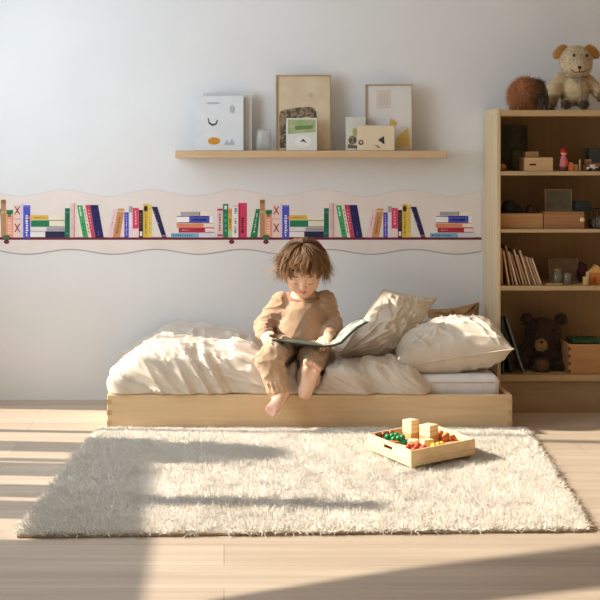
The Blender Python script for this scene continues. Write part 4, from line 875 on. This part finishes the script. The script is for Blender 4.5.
def darkbear():
    Y = 5.865; z0 = SH['d']; 
    def q(px, py, dy=0): return P(px, py, Y+dy)
    def body(fl):
        fl.ell(q(543, 333), (.066, .055, .060), .02); fl.ell(q(545, 357), (.060, .052, .056), .03); fl.ell(q(541, 345, -.045), (.024, .026, .022), .012)
        for px in (527, 561): fl.ell(q(px, 319), (.024, .014, .024), .008)
        fl.chain([q(527, 350), q(522, 362, -.03)], [.026, .024], .012); fl.chain([q(560, 348), q(565, 360, -.03)], [.026, .024], .012)
        fl.chain([q(540, 366, -.02), q(542, 366, -.085)], [.03, .03], .012); fl.chain([q(556, 368, -.02), q(560, 368, -.06)], [.026, .024], .012)
    def cf(p):
        col = np.tile(L3((74, 54, 40)), (len(p), 1))
        for (c, r, cc) in ((q(541, 345, -.060), .028, (186, 148, 100)), (q(542, 366, -.108), .026, (124, 88, 62))):
            w_ = np.clip((r-np.linalg.norm(p-c, axis=1))/.006, 0, 1)[:, None]; col = col*(1-w_)+L3(cc)*w_
        return col
    eyes = [('eye', MB().ball(q(px, 330, -.052), .005, blk)) for px in (534, 553)]
    no = MB(); no.ball(q(541.5, 342, -.071), (.007, .005, .005), blk)
    plush('plush_bear', 'dark brown soft toy bear with a light muzzle on the lowest shelf', [body], fur, .008, 6000, .0036, None, eyes+[('nose', no)], 7, .0012, cf, V(q(512, 0)[0], Y-.14, z0-.01), V(q(572, 0)[0], Y+.08, z0+.27), z0)
darkbear()

# -- things on the shelves
def crate(px0, px1, py0, nm, Y, dep, m1, name, label, lid=False, slot=False, joints=False, knob=None, cat='box'):
    a = at_shelf(px0, nm, Y); b = at_shelf(px1, nm, Y); Ht = P(0, py0, Y)[2]-a[2]; tk = .008
    root = empty(name, ((a[0]+b[0])/2, Y+dep/2, a[2]), label, cat)
    MB().box((a[0], Y, a[2]), (b[0], Y+tk, a[2]+Ht), m1).build('front', root, .0012); MB().box((a[0], Y+dep-tk, a[2]), (b[0], Y+dep, a[2]+Ht), m1).build('back', root, .0012)
    for x in (a[0], b[0]-tk): MB().box((x, Y+tk, a[2]), (x+tk, Y+dep-tk, a[2]+Ht), m1).build('side', root, .0012)
    MB().box((a[0]+tk, Y+tk, a[2]), (b[0]-tk, Y+dep-tk, a[2]+.006), m1).build('base', root)
    if lid: MB().box((a[0]-.002, Y-.002, a[2]+Ht), (b[0]+.002, Y+dep+.002, a[2]+Ht+.008), m1).build('lid', root, .0012)
    if slot: MB().box((a[0]+(b[0]-a[0])*.16, Y-.0006, a[2]+Ht*.42), (a[0]+(b[0]-a[0])*.40, Y+.002, a[2]+Ht*.54), flat((52, 34, 22))).build('slot', root)
    if joints:
        q = MB(); n = 4
        for i in range(n): q.box((a[0]-.0005, Y-.0005, a[2]+Ht*(i+.2)/n), (a[0]+.008, Y+.004, a[2]+Ht*(i+.6)/n), flat((96, 62, 36)))
        q.build('dovetail', root)
    if knob: MB().lathe([(.004, 0), (.004, .006), (.009, .010), (.009, .016), (.003, .019)], (P(knob[0], 0, Y)[0], Y, P(0, knob[1], Y)[2]), mat('cream_knob', (232, 210, 160), .4), (0, -1, 0), 16).build('knob', root)
    return root
bx = wood('box_birch', (216, 180, 134), (198, 160, 114), 'x'); bo = wood('box_oak', (186, 140, 92), (168, 122, 76), 'x'); bo2 = wood('box_cherry', (176, 126, 86), (158, 110, 72), 'x')
def pframe(px0, px1, py0, py1, Y, m, mf, label, name='framed_photo', fw=.007, marks=(), zb=None, tilt=.12, nm=None, cat='picture frame'):
    zb = P(0, py1, Y)[2] if zb is None else zb; x0 = P(px0, 0, Y)[0]; x1 = P(px1, 0, Y)[0]; Ht = P(0, py0, Y)[2]-zb; R = np.array(Matrix.Rotation(-tilt, 3, 'X')); o_ = V(0, Y, zb)
    root = empty(name, ((x0+x1)/2, Y, zb), label, cat); q = MB()
    for a, b, c, d_ in ((x0, x0+fw, 0, Ht), (x1-fw, x1, 0, Ht), (x0+fw, x1-fw, 0, fw), (x0+fw, x1-fw, Ht-fw, Ht)): q.box((a, 0, c), (b, .012, d_), mf, R, o_)
    q.build('frame', root, .001); MB().box((x0+fw, .005, fw), (x1-fw, .010, Ht-fw), m, R, o_).build('picture', root)
    return root
ga = SH['a']; gb = SH['b']; gc = SH['c']; gd = SH['d']
# upper shelf
crate(525, 553, 157.5, 'a', 5.72, .12, bx, 'wooden_box', 'small birch box with a dark slot on the upper shelf', slot=True)
a_ = P(531, 0, 5.74)
MB().box((P(525.5, 0, 5.74)[0], 5.735, P(0, 157.3, 5.72)[2]+.0006), (P(538.5, 0, 5.74)[0], 5.80, P(0, 151.6, 5.735)[2]), wood('small_box_pine', (176, 140, 98), (156, 120, 82), 'x')).build('small_box', None, .001, 'small brown box lying on the birch slot box', 'box')
pframe(500.8, 528, 125, 171.5, 5.93, mat('dim_photo', (92, 88, 70), .6, (60, 66, 54), (30, 30, 30)), flat((104, 84, 56)), 'dark framed picture leaning in the left corner of the upper shelf', zb=ga+.0005, tilt=.05)
pframe(512, 524, 149, 171.5, 5.86, mat('dim_card', (110, 108, 84), .7, (84, 88, 70), (30, 30, 30)), flat((70, 66, 50)), 'little olive picture standing behind the left end of the birch slot box', zb=ga+.0005, tilt=.06, fw=.004)
MB().ball((P(502.6, 0, 5.74)[0], 5.74, ga+.0145), .014, mat('mustard_ball', (168, 120, 62), .6), 20).build('toy_ball', None, 0, 'mustard toy ball in the left corner of the upper shelf', 'ball')
def figurine():
    Y = 5.73; c = at_shelf(563.8, 'a', Y); r = empty('toy_figure', c, 'red and pink peg doll standing on the upper shelf', 'toy')
    MB().lathe([(.0145, 0), (.0155, .004), (.0145, .012), (.011, .014)], c, flat((92, 60, 46)), n=18).build('base', r)
    MB().lathe([(.011, .013), (.0165, .020), (.0150, .038), (.0095, .056), (.006, .060)], c, flat((216, 112, 116)), n=18).build('body', r)
    MB().ball(c+V(0, 0, .069), .0115, flat((226, 170, 140)), 16).build('head', r); MB().lathe([(.0135, .070), (.0125, .078), (.006, .086), (.001, .088)], c, flat((188, 36, 44)), n=18).build('hat', r)
figurine()
def blk2(px, py0, px1, nm, Y, d, m, label, name='toy_block', cat='block', z0=None):
    a = at_shelf(px, nm, Y); b = at_shelf(px1, nm, Y); z = a[2] if z0 is None else z0
    return MB().box((a[0], Y, z), (b[0], Y+d, P(0, py0, Y)[2]), m).build(name, None, .0015, label, cat)
blk2(568.5, 162.5, 573.5, 'a', 5.72, .024, flat((222, 124, 66)), 'orange toy block right of the peg doll')
blk2(573.8, 164.5, 578, 'a', 5.73, .02, flat((212, 176, 130)), 'tan toy block right of the orange block')
blk2(579.2, 159.5, 580.8, 'a', 5.735, .006, flat((226, 196, 150)), 'thin pale upright stick between tan block and toy car')
blk2(583, 165.8, 588, 'a', 5.75, .03, bo2, 'brown block behind the white toy car')
blk2(589, 148, 603, 'a', 5.90, .05, mat('slate_box', (92, 98, 100), .6), 'slate blue box at the back right of the upper shelf', 'storage_box', 'box')
def toycar():
    Y = 5.715; c = at_shelf(592.5, 'a', Y); r = empty('toy_car', c, 'little white toy car on the upper shelf, at the right frame edge', 'toy'); wh = flat((224, 216, 204)); 
    MB().box((c[0]-.020, Y-.011, c[2]+.006), (c[0]+.020, Y+.011, c[2]+.016), wh).build('body', r, .003); MB().box((c[0]-.010, Y-.009, c[2]+.016), (c[0]+.009, Y+.009, c[2]+.025), wh).build('cabin', r, .003)
    for dx in (-.012, .012):
        for dy in (-.0125, .0125): MB().lathe([(.0065, -.002), (.0065, .002)], (c[0]+dx, Y+dy, c[2]+.0065), blk, (0, 1, 0), 14).build('wheel', r)
toycar()
def toytrain():
    Y = 5.77; c = at_shelf(593, 'a', Y); r = empty('toy_truck', c, 'brown wooden toy truck parked behind the white toy car', 'toy')
    MB().box((c[0]-.030, Y-.012, c[2]+.008), (c[0]+.034, Y+.012, c[2]+.030), bo2).build('body', r, .002); MB().box((c[0]-.03, Y-.012, c[2]+.03), (c[0]-.008, Y+.012, c[2]+.045), bo).build('cabin', r, .002)
    for dx in (-.02, .022):
        for dy in (-.0145, .0145): MB().lathe([(.0085, -.002), (.0085, .002)], (c[0]+dx, Y+dy, c[2]+.0085), flat((70, 46, 34)), (0, 1, 0), 14).build('wheel', r)
toytrain()
# second shelf
crate(500.6, 543, 213.5, 'b', 5.725, .16, bo, 'wooden_crate', 'left oak crate on the second shelf', cat='crate')
crate(544, 584.5, 214.2, 'b', 5.725, .16, bo2, 'wooden_crate', 'right oak crate with a cream knob on the second shelf', knob=(581.5, 219.5), cat='crate')
zc = P(0, 214.2, 5.725)[2]
pframe(545.5, 572.5, 189, 207, 5.80, mat('grey_photo', (120, 110, 88), .5, (104, 98, 80), (30, 30, 30)), flat((150, 132, 98)), 'grey picture in a thin frame standing on the right oak crate', zb=zc+.010, tilt=.1, fw=.005)
MB().box((P(544.6, 0, 5.73)[0], 5.728, zc+.0005), (P(583.8, 0, 5.73)[0], 5.885, zc+.0095), wood('crate_lid', (170, 130, 86), (150, 112, 72), 'x')).build('wooden_board', None, .001, 'thin brown board lying on the right oak crate', 'board')
dkc = mat('dark_cloth', (50, 56, 54), .9, (38, 40, 44), (30, 30, 30))
def lump(px0, px1, py0, Y, z0, m, name, label, cat, dep=.05):
    x0 = P(px0, 0, Y)[0]; x1 = P(px1, 0, Y)[0]; Ht = P(0, py0, Y)[2]-z0; cx = (x0+x1)/2; lo = V(x0-.02, Y-.02, z0-.01); hi = V(x1+.02, Y+dep+.03, z0+Ht+.03); fl = Field(lo, hi, .004)
    fl.ell((cx-(x1-x0)*.18, Y+dep/2, z0+Ht*.4), ((x1-x0)*.33, dep/2, Ht*.6), .02); fl.ell((cx+(x1-x0)*.2, Y+dep/2, z0+Ht*.32), ((x1-x0)*.3, dep/2, Ht*.5), .02)
    g = fl.grid(); fl.f -= (.006*ridge(g*35)-.003).astype(np.float32); fl.f = np.maximum(fl.f, (z0+.0006-g[..., 2]).astype(np.float32)); fl.f[:, :, 0] = .1
    v, q = fl.mesh(1); o = npmesh(name, v, q, m); return setp(o, label, cat)
zb_ = SH['b']+.0068
lump(503, 527, 200.5, 5.76, zb_, dkc, 'folded_cloth', 'dark crumpled cloth heaped in the left oak crate', 'cloth', .09)
lump(527, 542, 205, 5.78, zb_, mat('brown_cloth', (92, 70, 50), .9), 'folded_cloth', 'brown crumpled cloth at the right end of the left oak crate', 'cloth', .07)
MB().box((P(575, 0, 5.78)[0], 5.76, zc+.0101), (P(590, 0, 5.78)[0], 5.83, P(0, 201.5, 5.78)[2]), mat('dark_case', (44, 50, 50), .6)).build('dark_box', None, .003, 'dark box on the right end of the right oak crate', 'box')
def basket():
    Y = 5.76; a = at_shelf(587, 'b', Y); R_ = .050; c = V(a[0]+R_, Y, a[2]); r = empty('wire_basket', c, 'dark wire basket at the right end of the second shelf', 'basket'); m = mat('dark_wire', (60, 52, 44), .35, metal=.7, spec=.5); Ht = .075
    for z in (.003, Ht): MB().tube([c+V(R_*(.82 if z < .01 else 1)*math.cos(t_), R_*(.82 if z < .01 else 1)*math.sin(t_), z) for t_ in np.linspace(0, 2*math.pi, 33)], .0022, m, 6).build('rim' if z > .01 else 'base_ring', r)
    for i in range(14):
        t_ = 2*math.pi*i/14; MB().tube([c+V(.82*R_*math.cos(t_), .82*R_*math.sin(t_), .003), c+V(R_*math.cos(t_+.1), R_*math.sin(t_+.1), Ht)], .0014, m, 5).build('wire', r)
    MB().lathe([(.03, .001), (.04, .004), (.043, .03), (.02, .045), (.001, .048)], c, mat('grey_yarn', (120, 112, 100), .9, (84, 80, 74), (50, 50, 90)), n=18).build('yarn_ball', None, 0, 'grey ball of yarn inside the dark wire basket', 'yarn')
basket()
# third shelf: a row of thin picture books leaning to the left
def thinbooks():
    cols = [(188, 140, 96), (206, 172, 130), (160, 120, 86), (214, 184, 146), (150, 112, 84), (196, 160, 122), (172, 136, 100), (208, 176, 134), (144, 106, 80), (200, 166, 128), (178, 144, 108), (214, 188, 150)]
    words = ['russet', 'honey', 'cocoa', 'cream', 'umber', 'sand', 'fawn', 'wheat', 'chestnut', 'buff', 'oat', 'ivory']
    tops = [(501.2, 248), (503.6, 251), (506, 246), (508.6, 252), (511.4, 254), (514.2, 250), (517.2, 255), (520, 251), (523, 256), (526, 257), (529, 258), (532, 259)]
    bots = [502.2, 509.2, 513.6, 517.2, 520.6, 523.8, 527, 530, 533, 535.8, 538.6, 541.2]
    Y = 5.715; pg = flat((216, 202, 178))
    for i, ((tx, ty), c) in enumerate(zip(tops, cols)):
        bx_ = bots[i]; tb_ = .0062; base = at_shelf(bx_, 'c', Y); top = P(tx, ty, Y); ax = nrm(top-base); L_ = np.linalg.norm(top-base); sd = V(ax[2], 0, -ax[0]); dep = .15+.01*(i % 3)
        if i == 0: ax = nrm(V(-.02, 0, 1)); sd = V(1, 0, .02)
        base = base+V(0, 0, abs(sd[2])*tb_*.5+.0004)
        r = empty('picture_book', base, 'thin %s picture book, %s in the leaning row on the third shelf' % (words[i], ['first from the left', 'second from the left', 'third from the left', 'fourth from the left', 'fifth from the left', 'sixth from the left', 'sixth from the right', 'fifth from the right', 'fourth from the right', 'third from the right', 'second from the right', 'last on the right'][i]), 'book', 'thin picture books leaning on the third shelf')
        def hx(q, s0, s1, y0, y1, l0, l1, m): 
            p = lambda s, y, l: base+sd*s+ax*l+V(0, y, 0)
            q.hexa([p(s0, y0, l0), p(s1, y0, l0), p(s1, y1, l0), p(s0, y1, l0), p(s0, y0, l1), p(s1, y0, l1), p(s1, y1, l1), p(s0, y1, l1)], m); return q
        q = MB(); m = flat(c); hx(q, -tb_/2, -tb_/2+.0012, 0, dep, 0, L_, m); hx(q, tb_/2-.0012, tb_/2, 0, dep, 0, L_, m); hx(q, -tb_/2+.0012, tb_/2-.0012, 0, .0012, 0, L_, m); q.build('cover', r)
        hx(MB(), -tb_/2+.0013, tb_/2-.0013, .0013, dep-.003, .002, L_-.003, pg).build('pages', r)
thinbooks()
pframe(549, 578.5, 258.5, 286, 5.86, mat('mauve_board', (142, 118, 98), .7, (150, 128, 106), (20, 20, 20)), flat((168, 146, 114)), 'brownish picture board standing on the third shelf', zb=gc+.0005, tilt=.08, fw=.004)
def jar(px, r, h_, Y, label, m, lidm=None):
    c = at_shelf(px, 'c', Y); o = empty('glass_jar', c, label, 'jar'); MB().lathe([(r*.9, 0), (r, .003), (r, h_*.8), (r*.75, h_*.9), (r*.75, h_), (r*.66, h_), (r*.66, h_*.9), (r*.9, h_*.78), (r*.9, .005), (.001, .005)], c, m, n=22).build('body', o)
    if lidm: MB().lathe([(r*.8, h_+.0003), (r*.8, h_+.007), (.001, h_+.008)], c, lidm, n=22).build('lid', o)
gj = mat('smoky_glass', (176, 172, 150), .12, trans=.6, alpha=.7, spec=.5)
jar(557.5, .019, .052, 5.76, 'small clear glass jar in front of the brownish board', gj, flat((150, 116, 76)))
jar(567.5, .016, .044, 5.755, 'smaller lidless glass jar right of the lidded jar', gj)
blk2(546.5, 283.4, 563, 'c', 5.715, .03, wood('flat_plank', (196, 158, 110), (178, 140, 94), 'x'), 'flat pale plank lying in front of the glass jars', 'wooden_plank', 'plank')
for a, b, y, c, l in ((584, 588, 277, (222, 180, 110), 'short pale toy brick at the left of the orange toy house'), (587.0, 589.6, 272, (226, 196, 150), 'tall narrow pale toy brick beside the orange toy house')):
    blk2(a, b if False else y, b if b < y else b, 'c', 5.712 if a == 584 else 5.745, .022, flat(c), l)
def house():
    Y = 5.735; x0 = P(590.5, 0, Y)[0]; x1 = P(604, 0, Y)[0]; z = SH['c']+.0004; h1 = P(0, 273, Y)[2]; h2 = P(0, 265, Y)[2]; r = empty('toy_house', ((x0+x1)/2, Y+.02, z), 'orange wooden toy house at the right end of the third shelf', 'toy')
    MB().box((x0, Y, z), (x1, Y+.04, h1), flat((206, 122, 62))).build('walls', r, .001); MB().prism([(x0-.004, Y-.003, h1+.0003), (x1+.004, Y-.003, h1+.0003), ((x0+x1)/2, Y-.003, h2)], (0, .046, 0), flat((214, 164, 96))).build('roof', r, .001)
    MB().box((x0+.01, Y-.001, z+.006), (x0+.022, Y+.002, z+.03), flat((164, 84, 44))).build('door', r)
house()
lump(578.5, 590, 262, 5.84, SH['c']+.0004, mat('plum_cloth', (84, 48, 44), .9), 'cloth_doll', 'plum coloured bundle behind the toy bricks on the third shelf', 'soft toy', .07)
# lowest shelf
crate(568.5, 604, 344.3, 'd', 5.715, .18, bo, 'wooden_box', 'large oak box with dovetailed corners on the lowest shelf', joints=True)
zz_ = P(0, 344.3, 5.715)[2]
MB().box((P(574, 0, 5.74)[0], 5.74, zz_+.0005), (P(603.5, 0, 5.74)[0], 5.87, zz_+.013), mat('green_binding', (44, 84, 52), .6)).build('green_folder', None, .002, 'dark green folder lying on the dovetailed oak box', 'folder')
def leanboard(bx_, tx, ty, Y, m, label, dep, tk=.008):
    base = at_shelf(bx_, 'd', Y)+V(0, 0, .0008); top = P(tx, ty, Y); ax = nrm(top-base); L_ = np.linalg.norm(top-base); sd = V(ax[2], 0, -ax[0]); base = base+V(0, 0, abs(sd[2])*tk)
    p = lambda s, y, l: base+sd*s+ax*l+V(0, y, 0); r = empty('large_book', base, label, 'book'); pg = flat((150, 140, 120))
    def hx(q, s0, s1, y0, y1, l0, l1, mm_): return q.hexa([p(s0, y0, l0), p(s1, y0, l0), p(s1, y1, l0), p(s0, y1, l0), p(s0, y0, l1), p(s1, y0, l1), p(s1, y1, l1), p(s0, y1, l1)], mm_)
    q = MB(); hx(q, 0, .002, 0, dep, 0, L_, m); hx(q, tk-.002, tk, 0, dep, 0, L_, m); hx(q, .002, tk-.002, 0, .002, 0, L_, m); q.build('cover', r); hx(MB(), .0022, tk-.0022, .0022, dep-.004, .003, L_-.004, pg).build('pages', r)
leanboard(502.5, 501.4, 318, 5.72, flat((62, 70, 70)), 'dark slate book upright against the left side of the lowest shelf', .18)
leanboard(510.0, 502.8, 323, 5.73, flat((44, 50, 54)), 'near black book leaning in the left corner of the lowest shelf', .18, .008)
leanboard(523.0, 505.5, 319, 5.72, flat((112, 118, 118)), 'large blue grey book leaning furthest right of the three on the lowest shelf', .085, .007)

# ================================================================== LIGHT
sun = bpy.data.lights.new('sun', 'SUN'); sun.energy = 8.3; sun.angle = math.radians(1.2); sun.color = (1.0, .90, .77)
so = bpy.data.objects.new('sun', sun); COL.objects.link(so); so.rotation_euler = Vector((1, -.10, -.62)).to_track_quat('-Z', 'Y').to_euler()
def area(name, loc, dirv, sx, sy, e, c):
    l = bpy.data.lights.new(name, 'AREA'); l.shape = 'RECTANGLE'; l.size = sx; l.size_y = sy; l.energy = e; l.color = c; o = bpy.data.objects.new(name, l); COL.objects.link(o)
    o.location = loc; o.rotation_euler = Vector(dirv).to_track_quat('-Z', 'Z').to_euler(); return o
area('daylight_door', (XL-.2, (A0+A1)/2, HA/2), (1, 0, 0), A1-A0, HA, 15, (.70, .84, 1.0))
area('daylight_window', (XL-.2, (3.5+A0)/2, (SILL+HA)/2), (1, 0, 0), A0-3.5, HA-SILL, 50, (.72, .85, 1.0))
wd = bpy.data.worlds.new('sky'); S.world = wd; wd.use_nodes = True; bg = wd.node_tree.nodes['Background']; bg.inputs[0].default_value = (1.0, .88, .72, 1); bg.inputs[1].default_value = .32
cam = bpy.data.cameras.new('camera'); cam.sensor_width = 36; cam.lens = F/600*36; cam.shift_x = (300-VX)/600; cam.shift_y = -(300-VY)/600; cam.clip_start = .05
co = bpy.data.objects.new('camera', cam); COL.objects.link(co); co.location = (0, 0, CH); co.rotation_euler = (math.pi/2, 0, 0); S.camera = co
S.view_settings.view_transform = 'Standard'; S.view_settings.look = 'None'; S.view_settings.gamma = 1; S.view_settings.use_curve_mapping = False; S.view_settings.exposure = 0
